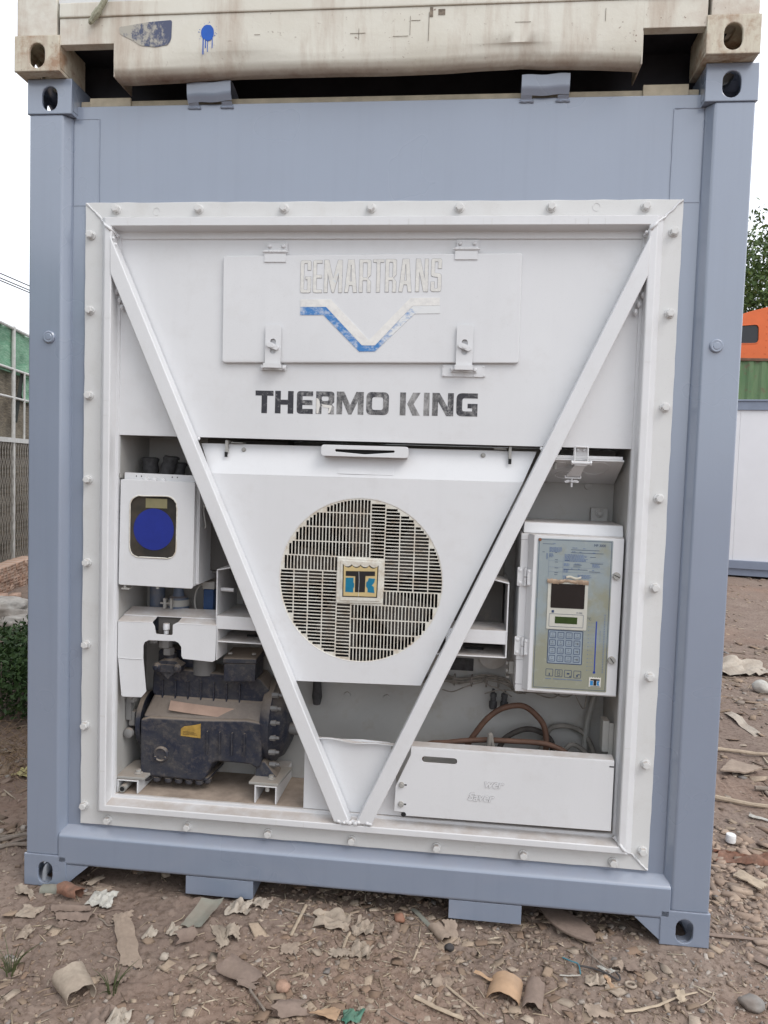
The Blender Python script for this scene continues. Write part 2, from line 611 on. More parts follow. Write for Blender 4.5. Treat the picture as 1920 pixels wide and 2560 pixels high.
# raised hat-section frame
loops = [(.958, .287, 2.426, .0352), (.934, .300, 2.4175, .002), (.930, .303, 2.4155, .0), (.911, .3215, 2.389, .0), (.9075, .3245, 2.387, .0025),
         (.906, .333, 2.381, .045), (.905, .335, 2.379, .0475), (.8965, .344, 2.358, .0475), (.8955, .346, 2.356, .050), (.895, .347, 2.355, .062)]
b = MB()
v, f = [], []
for xh, zl, zh, y in loops:
    v += [(-xh, y, zl), (xh, y, zl), (xh, y, zh), (-xh, y, zh)]
for i in range(len(loops)-1):
    for k in range(4):
        a, c = i*4+k, i*4+(k+1) % 4
        f.append((a, c, c+4, a+4))
b.add(v, f)
b.build('raised_frame', WHITE, unit, angle=22)
# corner welds and small nicks along the frame
b = MB()
random.seed(7)
for sx, zo, zi in ((-1, 2.476, 2.36), (1, 2.476, 2.36), (1, .236, .345)):
    n = 16
    P, R = [], []
    for k in range(n):
        t = k/(n-1)
        x = sx*(1.015-.118*t); z = zo+(zi-zo)*t
        ax = abs(x)
        y = .033 if ax > .958 else (.033-.033*(.958-ax)/.026 if ax > .932 else (.0 if ax > .909 else .03))
        P.append((x+random.uniform(-.002, .002), y, z+random.uniform(-.002, .002)))
        R.append(.0026+random.uniform(0, .002)+(.0025 if ax < .93 else 0))
    MB().tube(P, R, 7).build('corner_weld', WHITE, unit, angle=60)
for sx in (-1, 1):
    b = MB()
    for k in range(5):
        b.lathe([(.0005, -.004), (.004, -.003), (.006, 0), (.004, .003), (.0005, .004)], (sx*(.905+random.uniform(-.008, .004)), .012+random.uniform(-.008, .02), 2.345+random.uniform(-.035, .035)), 'y', 8)
    b.build('corner_weld', WHITE, unit, angle=60)
b = MB()
random.seed(9)
for k in range(26):
    if random.random() < .5:
        s = random.choice((-1, 1)); z = random.uniform(.4, 2.3)
        b.box(s*.9215-.010, s*.9215+.010, -.0006, .002, z, z+random.uniform(.001, .003))
    else:
        x = random.uniform(-.85, .85); z, h = random.choice(((2.389, .02), (.303, .018)))
        b.box(x, x+random.uniform(.0012, .003), -.0006, .002, z, z+h)
tag(b.build('frame_nick', WHITE_FLANGE, unit), kind='stuff')

# hexagon bolts on a 0.3 m pitch
bb = MB()
bb.lathe([(.0168, .0), (.0168, -.003), (.0152, -.005), (.009, -.005)], (0, 0, 0), 'y', 18)
hx = [(.0135, -.0052), (.0135, -.0195), (.0118, -.0215), (.0005, -.0212)]
bb.lathe(hx, (0, 0, 0), 'y', 6)
bolt0 = bb.build('flange_bolt', WHITE_FLANGE, unit, bevel=.0007, seg=1)
spots = [(x, 2.454) for x in (-.906, -.607, -.305, -.004, .294, .596, .899)] + [(-.998-.0008*k, 2.365-.262*(k > 0)-.3*max(0, k-1)) for k in range(8)] \
      + [(.991, 2.373), (.991, 2.111), (.992, 1.806), (.988, 1.505), (.99, 1.207), (.988, .905), (.99, .604), (.994, .303)] \
      + [(x, .2555) for x in (-.912, -.609, -.309, -.006, .295, .595, .898)]
for i, (x, z) in enumerate(spots):
    o = bolt0 if i == 0 else bolt0.copy()
    if i: COL.objects.link(o)
    o.location = (x, .034, z)
    o.rotation_euler = (0, random.uniform(0, 1.0), 0)
# painted-over blind holes in the flange
b = MB()
for x, z in ((-.76, 2.447), (.742, 2.455), (.44, .262)):
    ring = [(x+.012*math.cos(a), .034, z+.013*math.sin(a)) for a in np.linspace(0, 5.3, 16)]
    b.tube(ring, .0013, 5)
b.build('filled_hole', WHITE_FLANGE, unit)

# upper panel and its bottom edge
plate('upper_panel', [rect(-.8965, .8965, 1.667, 2.357)], .0535, .004, WHITE, unit)
MB().box(-.8965, .8965, .0578, .085, 1.667, 1.671).build('panel_lip', WHITE, unit, bevel=.001)
# V braces: square tubes
def brace(s):
    def cx(z): return s*(.6325+.445*(z-1.666))
    hw = .0285
    ins = lambda z: cx(z)-s*hw
    out = lambda z: cx(z)+s*hw
    b = MB().prism([(out(.331), .331), (out(2.229), 2.229), (s*.9125, 2.356), (ins(.331), .331)], -.003, .049)
    o = b.build('diagonal_brace', WHITE, unit, bevel=.0045, seg=3, angle=50)
    return o
brace(-1); brace(1)
b = MB()
random.seed(21)
for s in (-1, 1):
    b = MB()
    for k in range(9):
        t = k/8
        b.lathe([(.0005, -.006), (.006+random.random()*.003, -.003), (.008, 0), (.005, .005), (.0005, .006)], (s*(.068-.09*t)*.9, .002+random.uniform(-.004, .004), .334+random.uniform(-.003, .003)), 'y', 7)
    b.build('brace_weld', WHITE, unit, angle=60)
    b = MB()
    for zz, xx in ((2.20, .918), (2.17, .905), (2.14, .893), (2.23, .926), (2.115, .884)):
        b.lathe([(.0005, -.011), (.005, -.008), (.008, 0), (.005, .010), (.0005, .011)], (s*xx, .038, zz), 'z', 8)
    b.build('brace_weld', WHITE, unit, angle=60)
    b = MB()
    for k in range(6):
        b.lathe([(.0005, -.005), (.005, -.003), (.007, 0), (.005, .004), (.0005, .005)], (s*(.60+.012*k), .05, 1.662+random.uniform(-.003, .003)), 'y', 7)
    b.build('brace_weld', WHITE, unit, angle=60)

# hatch with its hinges and latches
hatch = plate('hatch_cover', [rnd([(-.5165, 1.9285), (.511, 1.9435), (.508, 2.308), (-.519, 2.297)], .010)], .040, .012, WHITE, unit, bevel=.003)
def hinge(x0, x1, dz):
    b = MB()
    b.box(x0+.004, x1+.001, .046, .052, 2.318+dz, 2.346+dz)
    b.box(x0, x1-.002, .0365, .0395, 2.277+dz, 2.307+dz)
    zc = 2.3125+dz
    n = 5
    for k in range(n):
        a = x0+(x1-x0)*k/n; c = x0+(x1-x0)*(k+1)/n-.0012
        b.cyl((a, .038, zc), (c, .038, zc), .0058, seg=12)
    b.cyl((x0-.006, .038, zc), (x1+.006, .038, zc), .0034, seg=8)
    for x in (x0+.016, x1-.014):
        b.lathe([(.0075, .046), (.0072, .043), (.0045, .0405), (.0005, .040)], (x, 0, 2.333+dz), 'y', 12)
    return b.build('hatch_hinge', WHITE, hatch, bevel=.0006, seg=1)
hinge(-.372, -.294, -.002); hinge(.284, .362, .008)
def latch(x0, x1, z0, z1, backing):
    xc = (x0+x1)/2
    me = plate_mesh([rnd(rect(x0, x1, z0+.003, z1), [.001, .001, .009, .009]), slot(xc, (z0+z1)/2-.006, .020, .052)], .030, .003, .0006)
    b = MB()
    b.box(x0-.003, x1+.003, .020, .033, z0-.013, z0+.0025)
    b.box(x0-.017, x1+.017, .0425, .0475, z0-.019, z0-.001)
    for x in (x0-.010, x1+.010):
        b.lathe([(.0068, .0425), (.0066, .039), (.005, .036), (.0005, .0355)], (x, 0, z0-.010), 'y', 6)
    b.cyl((xc, .036, (z0+z1)/2-.006), (xc, .018, (z0+z1)/2-.006), .006, seg=12)
    t = slot(0, 0, .046, .018)
    ca, sa = math.cos(RAD(-22)), math.sin(RAD(-22))
    me2 = plate_mesh([[(xc+u*ca-w*sa, (z0+z1)/2-.006+u*sa+w*ca) for u, w in t]], .0215, .005, .001)
    if backing:
        b.box(x0-.045, x1+.044, .0478, .0532, z0-.033, z0+.006)
        for x, z in [(x0-.040+.0345*k, z0-.028) for k in range(5)] + [(x0-.040, z0+.001), (x1+.039, z0+.001)]:
            b.lathe([(.0035, .048), (.003, .0465), (.0005, .046)], (x, 0, z), 'y', 8)
    me3 = bpy.data.meshes.new('hatch_latch'); me3.from_pydata(b.v, [], b.f)
    bm = bmesh.new(); bm.from_mesh(me); bm.from_mesh(me2); bm.from_mesh(me3)
    bmesh.ops.recalc_face_normals(bm, faces=bm.faces)
    bm.to_mesh(me3); bm.free()
    me3.shade_smooth(); me3.set_sharp_from_angle(angle=RAD(35))
    return link('hatch_latch', me3, WHITE, hatch)
latch(-.3605, -.305, 1.925, 2.060, False)
latch(.300, .3555, 1.929, 2.068, True)

# ---------------------------------------------------------------- lettering
def glyph(ch, w, s, b_, r):
    """outlines of one capital in a box w wide and 1 high; s stem, b_ bar, r corner radius"""
    hh = b_
    if ch == 'T': return [[[(w/2-s/2, 0), (w/2+s/2, 0), (w/2+s/2, 1-hh), (w, 1-hh), (w, 1), (0, 1), (0, 1-hh), (w/2-s/2, 1-hh)]]]
    if ch == 'H': return [[[(0, 0), (s, 0), (s, .5-hh/2), (w-s, .5-hh/2), (w-s, 0), (w, 0), (w, 1), (w-s, 1), (w-s, .5+hh/2), (s, .5+hh/2), (s, 1), (0, 1)]]]
    if ch == 'E': return [[rnd([(0, 0), (w, 0), (w, hh), (s, hh), (s, .5-hh/2), (w*.97, .5-hh/2), (w*.97, .5+hh/2), (s, .5+hh/2), (s, 1-hh), (w, 1-hh), (w, 1), (0, 1)], [r]+[0]*10+[r])]]
    if ch == 'I': return [[rect(0, w, 0, 1)]]
    if ch == 'M': return [[[(0, 0), (s, 0), (s, .60), (w/2-.28*s, 0), (w/2+.28*s, 0), (w-s, .60), (w-s, 0), (w, 0), (w, 1), (w-1.3*s, 1), (w/2, .42), (1.3*s, 1), (0, 1)]]]
    if ch == 'N': return [[[(0, 0), (s, 0), (s, .62), (w-1.2*s, 0), (w, 0), (w, 1), (w-s, 1), (w-s, .40), (1.2*s, 1), (0, 1)]]]
    if ch == 'K': return [[rect(0, s, 0, 1)], [[(s*1.25, .5), (w-s*1.3, 0), (w, 0), (s*2.35, .5), (w, 1), (w-s*1.3, 1)]]]
    if ch == 'O': return [[rnd(rect(0, w, 0, 1), r*1.5, 6), rnd(rect(s, w-s, hh, 1-hh), r*.7, 4)]]
    if ch == 'R': return [[rnd([(0, 0), (s, 0), (s, .36), (w-1.1*s, .36), (w-s, .30), (w-s, 0), (w, 0), (w, .33), (w*(.72 if w < .5 else .88), .43), (w, .53), (w, 1), (0, 1)], [0]*7+[.015, .02, .02, r, 0]), rnd(rect(s, w-s, .36+hh, 1-hh), r*.5)]]
    if ch == 'G': return [[rnd([(w, 1-hh), (w, 1), (0, 1), (0, 0), (w, 0), (w, .55), (w*.53, .55), (w*.53, .55-hh*.9), (w-s*.9, .55-hh*.9), (w-s*.9, hh), (s, hh), (s, 1-hh)], [0, 0, r*1.5, r*1.5, 0, 0, 0, 0, 0, 0, r*.6, r*.6])]]
    if ch == 'A':
        t = w*.5
        return [[[(0, 0), (s, 0), (s+.035, .22), (w-s-.035, .22), (w-s, 0), (w, 0), ((w+t)/2, 1), ((w-t)/2, 1)], [(s+.055, .34), (w-s-.055, .34), (w/2+.012, .84), (w/2-.012, .84)]]]
    if ch == 'C':   # narrow G
        return [[rnd([(w, .70), (w, 1), (0, 1), (0, 0), (w, 0), (w, .5), (w*.5, .5), (w*.5, .5-hh), (w-s, .5-hh), (w-s, hh), (s, hh), (s, 1-hh), (w-s, 1-hh), (w-s, .70)], [0, r, r, r, r, 0, 0, 0, 0, 0, .03, .03, 0, 0])]]
    if ch == 'S':
        return [[rnd([(w, .70), (w, 1), (0, 1), (0, .46), (w-s, .44), (w-s, hh), (s, hh), (s, .3), (0, .3), (0, 0), (w, 0), (w, .54), (s, .56), (s, 1-hh), (w-s, 1-hh), (w-s, .70)], [0, r, r, r, .02, .03, .03, 0, 0, r, r, r, .02, .03, .03, 0])]]

def lettering(name, spec, z_of, h, s, b_, r, y, t, mat, parent, rim=None):
    for ch, x0, x1 in spec:
        z = z_of((x0+x1)/2)
        w = (x1-x0)/h
        g = glyph(ch, w, s, b_, r)
        o = join_plates(name, [([[(x0+u*h, z+q*h) for u, q in lp] for lp in loops], y, t) for loops in g], mat, parent)
        if rim:
            join_plates('letter_edge_shade', [([[(x0+u*h, z+q*h) for u, q in lp] for lp in loops], .0392, .0006) for loops in g], rim, o if False else parent, grow=.0011)

# faded near-black print: worn to grey flecks
t = NT('worn_black_print')
n1 = t.noise(70, 6, .75); n2 = t.noise(3.2, 3, .5)
wear = t.ramp(t.math('ADD', t.math('MULTIPLY', n1, .75), t.math('MULTIPLY', n2, .45)), [(.545, 0.0), (.70, 1.0)])
n3 = t.noise(30, 8, .8, sc=(1, 1, .4))
g_ = t.n.new('ShaderNodeSeparateXYZ'); t.l.new(t.tc.outputs['Object'], g_.inputs[0])
mr = t.n.new('ShaderNodeMapRange'); t.l.new(g_.outputs[0], mr.inputs[0]); mr.inputs[1].default_value = -.42; mr.inputs[2].default_value = .40
bias = t.ramp(mr.outputs[0], [(0.0, 0.0), (.24, .02), (.42, .07), (.62, .10), (.66, .17), (.78, .20), (.82, .08), (.90, .0), (1.0, .0)])
wear = t.ramp(t.math('ADD', t.math('ADD', t.math('MULTIPLY', n1, .75), t.math('MULTIPLY', n2, .45)), bias), [(.60, 0.0), (.74, 1.0)])
c = t.mix(t.math('MULTIPLY', wear, .85), (.030, .031, .040), t.mix(t.ramp(n3, [(.4, 0.0), (.6, 1.0)]), (.12, .12, .12), (.42, .42, .42)))
BLACK_PRINT = t.done(c, .55)
tk = [('T', 638.4, 684.5), ('H', 689, 736), ('E', 744.6, 785.5), ('R', 793.2, 839.3), ('M', 845.4, 913), ('O', 919.8, 975.8),
      ('K', 1003.4, 1053.5), ('I', 1061.8, 1076), ('N', 1082.7, 1135), ('G', 1141.8, 1193.4)]
tk = [(c_, -.397+(a-638.4)*.0013987, -.397+(d-638.4)*.0013987) for c_, a, d in tk]
lettering('letter', tk, lambda x: 1.7595+.0075*(x+.01), .0785, .255, .22, .16, .0529, .0007, BLACK_PRINT, unit)

LIFT = plain('lifted_pale_paint', (.70, .69, .66), .6, var=.08)
plate('paint_patch', [[(-.1785, 1.7605), (-.1715, 1.7600), (-.1660, 1.788), (-.1680, 1.803), (-.1725, 1.811), (-.1795, 1.814)]], .0524, .0004, LIFT, unit)
plate('paint_patch', [[(-.1600, 1.793), (-.135, 1.790), (-.1235, 1.788), (-.1265, 1.776), (-.1310, 1.763), (-.1370, 1.762), (-.1335, 1.780), (-.1560, 1.783)]], .0524, .0004, LIFT, unit)
t = NT('lifted_cream_letters')
n1 = t.noise(55, 7, .75); n2 = t.noise(16, 4)
c = t.mix(t.ramp(n1, [(.35, 0.0), (.62, 1.0)]), (.60, .60, .585), (.74, .735, .70))
c = t.mix(t.ramp(t.math('ADD', t.math('MULTIPLY', n1, .5), t.math('MULTIPLY', n2, .5)), [(.60, 0.0), (.68, .6)]), c, (.25, .42, .62))
CREAM_PRINT = t.done(c, .5, normal=t.bump(n1, .35, .002))
EDGE_GREY = plain('edge_shadow_grey', (.33, .33, .34), .6, var=.3, scale=60)  # grey rim that paints the shadow along raised letter edges
gm = [('C', 751, 777), ('E', 783, 805), ('M', 811, 856), ('A', 863, 893), ('R', 899, 927.5), ('T', 933.6, 959), ('R', 964, 990.6), ('A', 998, 1029), ('N', 1039, 1069), ('S', 1076.5, 1101.5)]
gm = [(c_, -.243+(a-751)*.001381, -.243+(d-751)*.001381) for c_, a, d in gm]
lettering('letter', gm, lambda x: 2.1755+.016*x, .1095, .105, .088, .07, .0384, .0012, CREAM_PRINT, hatch, EDGE_GREY)
up_band = [(-.242, 2.149), (-.241, 2.1235), (-.151, 2.1245), (-.023, 1.9955), (.022, 1.9955), (.147, 2.1305), (.239, 2.1325), (.238, 2.159), (.139, 2.157), (.001, 2.013), (-.135, 2.150)]
lo_band = [(-.241, 2.1228), (-.241, 2.096), (-.160, 2.097), (-.032, 1.974), (.023, 1.975), (.155, 2.104), (.240, 2.106), (.239, 2.1318), (.1474, 2.1298), (.0222, 1.9948), (-.0232, 1.9948), (-.151, 2.1238)]
t = NT('lifted_white_band')
WHITE_PRINT = t.done(t.mix(t.ramp(t.noise(40, 7, .7), [(.35, 0.0), (.6, 1.0)]), (.66, .66, .65), (.78, .775, .75)), .5)
plate('emblem_white_band', [up_band], .0385, .0018, WHITE_PRINT, hatch)
t = NT('worn_blue_band')
n1 = t.noise(26, 8, .72, sc=(1, 1, 1.6)); n2 = t.noise(5.5, 2)
g = t.n.new('ShaderNodeSeparateXYZ'); t.l.new(t.tc.outputs['Object'], g.inputs[0])
side = t.n.new('ShaderNodeMapRange'); t.l.new(g.outputs[0], side.inputs[0])
side.inputs[1].default_value = .03; side.inputs[2].default_value = .20; side.inputs[3].default_value = 0; side.inputs[4].default_value = .26
fac = t.ramp(t.math('ADD', t.math('ADD', t.math('MULTIPLY', n1, .7), t.math('MULTIPLY', n2, .3)), side.outputs[0]), [(.50, 0.0), (.64, 1.0)])
c = t.mix(fac, (.045, .20, .50), (.70, .72, .73))
BLUE_BAND = t.done(c, .5)
plate('emblem_blue_band', [lo_band], .0385, .0017, BLUE_BAND, hatch)
# ------------------------------------------------------------------ inside of the unit: walls of the recess
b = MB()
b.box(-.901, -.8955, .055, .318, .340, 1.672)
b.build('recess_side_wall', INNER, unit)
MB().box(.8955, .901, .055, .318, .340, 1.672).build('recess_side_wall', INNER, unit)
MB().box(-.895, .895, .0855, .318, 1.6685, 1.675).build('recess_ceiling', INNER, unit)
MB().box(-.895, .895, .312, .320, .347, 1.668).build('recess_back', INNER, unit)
MB().box(-.895, .895, .058, .311, .338, .347).build('drip_pan', DUSTY_FLOOR, unit)

# fan shroud: flat front, leaning top strip, circular opening
gc = (-.0065, 1.181); GR = .290
shroud = plate('fan_shroud', [[(-.2265, .8105), (.2185, .8205), (.5425, 1.5425), (-.5535, 1.5385)], circ(gc[0], gc[1], GR-.002, 72)], .050, .004, WHITE, unit, bevel=.0008)
b = MB()
b.hexa([(-.5535, .0502, 1.5386), (.5425, .0502, 1.5426), (.5425, .054, 1.5426), (-.5535, .054, 1.5386), (-.604, .088, 1.6465), (.588, .088, 1.650), (.588, .092, 1.650), (-.604, .092, 1.6465)])
b.build('leaning_strip', WHITE, shroud, bevel=.0008)
# return edges of the shroud
b = MB()
b.hexa([(-.2265, .054, .8105), (.2185, .054, .8205), (.2185, .11, .8205), (-.2265, .11, .8105), (-.2265, .054, .8145), (.2185, .054, .8245), (.2185, .11, .8245), (-.2265, .11, .8145)])
for s, xa, xb in ((-1, -.2265, -.5535), (1, .2185, .5425)):
    za, zb = (.8145, 1.5385) if s < 0 else (.8245, 1.5425)
    e = -s*.004
    b.hexa([(xa, .0545, za), (xa, .12, za), (xa+e, .12, za), (xa+e, .0545, za), (xb, .0545, zb), (xb, .12, zb), (xb+e, .12, zb), (xb+e, .0545, zb)])
b.build('shroud_return', WHITE, shroud)
# hand-hold lip, stamped label, hooks and studs along the top
b = MB()
me = plate_mesh([rnd(rect(-.154, .150, 1.613, 1.652), .012), rnd([(-.104, 1.629), (.0, 1.622), (.102, 1.631), (.102, 1.638), (-.104, 1.637)], .003)], .030, .006, .0012)
h_ = link('hand_hold', me, WHITE, shroud); me.materials.clear(); me.materials.append(WHITE)
MB().box(-.150, .146, .0365, .10, 1.645, 1.6505).box(-.150, .146, .0362, .085, 1.6135, 1.6175).build('hand_hold_ledge', WHITE, shroud, bevel=.001)
MB().box(-.11, .105, .04, .042, 1.62, 1.645).build('hand_hold_slot', BLACK_VOID, shroud)
lab = MB()
def strip(u, v):
    x = -.098+.196*u; z = 1.553+.050*v
    yy = .0502+(z-1.5405)*(.0378/.1065)
    return (x, yy-.0016-.0012*max(0, math.sin(u*5.0+v*1.4))*(1-v), z)
lab.grid(strip, 16, 6, .0012)
lab.build('painted_label', WHITE, shroud)
for x, z in ((-.502, 1.643), (.496, 1.648)):
    b = MB()
    b.box(x-.005, x+.005, .062, .078, z-.030, z+.016)
    b.box(x-.0048, x+.0048, .0785, .120, z+.004, z+.0155)
    b.build('retaining_hook', METAL, unit, bevel=.002)
    MB().box(x-.0052, x+.0052, .0600, .0618, z-.044, z-.026).build('hook_slot', BLACK_VOID, shroud)
    MB().box(x+(.012 if x < 0 else -.055), x+(.055 if x < 0 else -.012), .075, .12, z+.006, z+.0095).build('hook_plate', METAL, unit)
b = MB()
for x, z in ((-.443, 1.627), (.405, 1.632)):
    b.lathe([(.0085, .0), (.008, -.003), (.0055, -.0032), (.005, -.008), (.0005, -.0085)], (x, .0805, z), 'y', 12)
b.build('stud', METAL, shroud)

# grille: a disc pierced by a pinwheel of slots
P_ = .0516; Q_ = .01205
lc = (-.006, 1.179)
def slots():
    out = []
    R = GR-.0045
    for quad in range(4):
        for row in range(0, 6):
            z0 = (.62+row)*P_ if row else .62*P_
            z1 = z0+.945*P_
            xmax = .54*P_ if row else -1.62*P_
            z0 += .02*P_
            n = 0
            x = xmax-Q_*.30
            while x > -R:
                xa, xb = x-Q_*.36, x+Q_*.36
                lim = math.sqrt(max(0, R*R-xa*xa)) if xa < 0 else math.sqrt(max(0, R*R-xb*xb))
                za, zb = z0, min(z1, lim)
                if zb-za > .012:
                    pts = [(xa, za), (xb, za), (xb, zb), (xa, zb)]
                    for _ in range(quad):
                        pts = [(q, -p) for p, q in pts]
                    if all(Vector(p).length < R+.001 for p in pts):
                        out.append([(lc[0]+p*1.0, lc[1]+q) for p, q in pts])
                x -= Q_
    return out
t = NT('cream_plastic_grille')
c = t.mix(t.ramp(t.noise(24, 6, .7), [(.45, 0.0), (.72, 1.0)]), (.66, .65, .59), (.47, .39, .30))
GRILLE = t.done(c, .55)
grille = plate('fan_grille', [circ(gc[0], gc[1], GR, 72)] + slots(), .0515, .003, GRILLE, unit)
MB().lathe([(GR+.0005, .0496), (GR+.001, .0499), (GR-.003, .0507), (GR-.004, .0525)], (gc[0], 0, gc[1]), 'y', 72, cap=False).build('grille_rim', GRILLE, grille)
# fan, duct and coil behind the grille
for x0, x1, z0, z1 in ((-.62, -.312, 1.17, 1.667), (.312, .50, .95, 1.54)):
    MB().box(x0, x1, .20, .306, z0, z1).build('added_shade_box', INNER_DARK, unit, bevel=.004)  # dark boxes added to stand in for shade at the recess back
FAN = plain('grimy_fan_blade', (.085, .075, .068), .6, var=.3)
MB().lathe([(.292, .0585), (.296, .20), (.296, .305)], (gc[0], 0, gc[1]), 'y', 48, cap=False).build('fan_duct', BLACK_VOID, unit)
fan = MB().lathe([(.0005, .120), (.04, .122), (.052, .135), (.052, .20)], (gc[0], 0, gc[1]), 'y', 24).build('fan_hub', FAN, unit)
for k in range(5):
    a = RAD(72*k+18)
    def blade(u, v, a=a):
        r = .045+.225*v
        an = a+RAD((-24+48*u)*(1-.25*v)+14*v)
        return (gc[0]+r*math.cos(an), .150+.045*(u-.5)+.012*v, gc[1]+r*math.sin(an))
    MB().grid(blade, 6, 8, .002).build('fan_blade', FAN, fan)
b = MB()
for k in range(48):
    x = gc[0]-.288+.576*k/47
    hh = math.sqrt(max(0, .290**2-(x-gc[0])**2))
    b.box(x-.001, x+.001, .285, .304, gc[1]-hh, gc[1]+hh)
tag(b.build('coil_fin', BLACK_VOID, unit), kind='stuff')
MB().lathe([(.295, .3045), (.295, .3075)], (gc[0], 0, gc[1]), 'y', 40).build('coil', BLACK_VOID, unit)

# maker's badge in the middle of the grille
badge = plate('badge_plate', [rnd([(-.088, 1.099), (.075, 1.105), (.0735, 1.256), (-.0885, 1.260)], .004)], .0465, .0055, GRILLE, grille, bevel=.0012)
plate('badge_step', [rnd([(-.075, 1.108), (.065, 1.112), (.0655, 1.249), (-.0755, 1.2505)], .003)], .0440, .0028, GRILLE, badge, bevel=.0008)
TAN = plain('badge_tan', (.56, .44, .22), .4, var=.06)
INK = plain('badge_black', (.018, .017, .018), .35)
TEAL = plain('badge_teal', (.008, .17, .29), .35)
def scallop(x0, x1, z, n, d, m=8):
    out = []
    for k in range(n):
        for j in range(m):
            t_ = (k+j/m)/n
            out.append((x0+(x1-x0)*t_, z-d*abs(math.sin(math.pi*t_*n))**.7))
    return out + [(x1, z)]
def shield(e):
    top = scallop(-.068+e, .058-e, 1.238-e*1.0, 4, .0085)
    return rnd([(-.0665+e, 1.122+e), (.0565-e, 1.124+e)], 0) + top[::-1]
plate('badge_outline', [shield(0.0)], .0434, .0007, INK, badge)
plate('badge_ground', [shield(.0036)], .0429, .0006, TAN, badge)
T_ = [(-.0225, 1.1405), (.0125, 1.1415), (.0135, 1.199), (.0465, 1.2005), (.0465, 1.2165), (-.0565, 1.2135), (-.0565, 1.1965), (-.0225, 1.1965)]
plate('badge_letter', [T_], .0424, .0006, INK, badge)
plate('badge_letter', [[(-.0565, 1.140), (-.0285, 1.139), (-.0285, 1.156), (-.0255, 1.157), (-.0255, 1.172), (-.0285, 1.173), (-.0285, 1.1915), (-.0565, 1.190)]], .0424, .0006, TEAL, badge)
kk = [(.022, 1.142), (.047, 1.1405)] + [(.047-.003*math.sin(a), 1.1405+.026*math.sin(a/2)**1) for a in (0.5, 1.2, 1.9)] + [(.036, 1.167)] + [(.040, 1.170), (.045, 1.178), (.0475, 1.191), (.025, 1.192), (.0225, 1.183), (.0165, 1.177), (.0165, 1.163), (.022, 1.155)]
plate('badge_letter', [kk], .0424, .0006, TEAL, badge)
# brown smears of grime are in the grille's material; a crack line crosses the badge
MB().tube([(-.0105, .0418, 1.214), (-.0085, .0418, 1.18), (-.0095, .0418, 1.125)], .0006, 4).build('badge_crack', WHITE, badge)

# ------------------------------------------------------------------ fan channels left and right of the braces
def channel(s):
    b = MB()
    def X(x): return s*x
    def bx(x0, x1, *r): b.box(min(X(x0), X(x1)), max(X(x0), X(x1)), *r)
    xo, t_ = (.529, .005) if s < 0 else (.512, .005)
    bx(xo-t_, xo, .062, .30, .932, 1.190)
    # top flange rising a little towards the brace
    b.hexa([(X(xo), .064, 1.190), (X(xo-.075), .064, 1.206), (X(xo-.075), .30, 1.206), (X(xo), .30, 1.190), (X(xo), .064, 1.195), (X(xo-.075), .064, 1.211), (X(xo-.075), .30, 1.211), (X(xo), .30, 1.195)] if s < 0 else
           [(X(xo-.075), .064, 1.206), (X(xo), .064, 1.190), (X(xo), .30, 1.190), (X(xo-.075), .30, 1.206), (X(xo-.075), .064, 1.211), (X(xo), .064, 1.195), (X(xo), .30, 1.195), (X(xo-.075), .30, 1.211)])
    bx(.27, xo-.0055, .058, .30, .932, .937)
    bx(.30, xo-.0055, .060, .30, 1.0235, 1.0285)
    bx(.30, xo-.0055, .055, .0595, .981, 1.0285)
    bx(.30, xo-.0055, .060, .30, .981, .985)
    o = b.build('fan_channel', WHITE, unit, bevel=.0015)
    plate('channel_gusset_hole', [slot(X(.40), .943, .07, .008)], .14, .002, BLACK_VOID, o)
    if s < 0:
        MB().cyl((-.523, .10, 1.118), (-.475, .10, 1.117), .0075, seg=12).build('channel_pin', WHITE, o)
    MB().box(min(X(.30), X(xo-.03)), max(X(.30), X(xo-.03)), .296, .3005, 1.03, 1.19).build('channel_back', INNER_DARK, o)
    return o
channel(-1); channel(1)

# ------------------------------------------------------------------ chart recorder box (left)
rec = plate('recorder_box', [rnd([(-.8885, 1.1255), (-.6105, 1.123), (-.6085, 1.5055), (-.8845, 1.5085)], .008), rnd(rect(-.8475, -.6745, 1.229, 1.4505), .042, 6)], .045, .004, WHITE, unit, bevel=.0012)
b = MB()
b.box(-.884, -.880, .0495, .26, 1.130, 1.500); b.box(-.6155, -.6115, .0495, .26, 1.130, 1.500)
b.box(-.8795, -.616, .0495, .26, 1.498, 1.502); b.box(-.8795, -.616, .0495, .26, 1.128, 1.132)
b.box(-.8795, -.616, .2605, .264, 1.128, 1.502)
b.box(-.604, -.600, .075, .262, 1.135, 1.495); b.box(-.6112, -.6045, .075, .079, 1.135, 1.495)
b.build('box_case', WHITE, rec, bevel=.0008)
b = MB()
ring = rnd(rect(-.8482, -.6738, 1.2283, 1.4512), .042, 8)
random.seed(3)
ring = [(x+random.uniform(-.0012, .0012), .0445, z+random.uniform(-.0012, .0012)) for x, z in ring]
b.tube(ring+[ring[0]], [.0016+random.uniform(0, .0014) for _ in range(len(ring)+1)], 6)
b.build('window_seal', GRILLE, rec)
t = NT('cloudy_window')
n1 = t.noise(9, 4)
GLASSY = t.done(t.mix(t.ramp(n1, [(.38, 0.0), (.7, 1.0)]), (.035, .034, .032), (.085, .070, .055)), .18)
plate('window_pane', [rnd(rect(-.851, -.671, 1.226, 1.454), .04, 6)], .0505, .002, GLASSY, rec)
DISC = plain('blue_paper_disc', (.012, .026, .235), .55, var=.08)
plate('blue_disc', [circ(-.761, 1.331, .0752, 48)], .0493, .0010, DISC, rec)
plate('yellowed_tag', [rect(-.792, -.712, 1.408, 1.442)], .0495, .0008, plain('old_tag', (.22, .20, .11), .5, var=.1), rec)
b = MB()
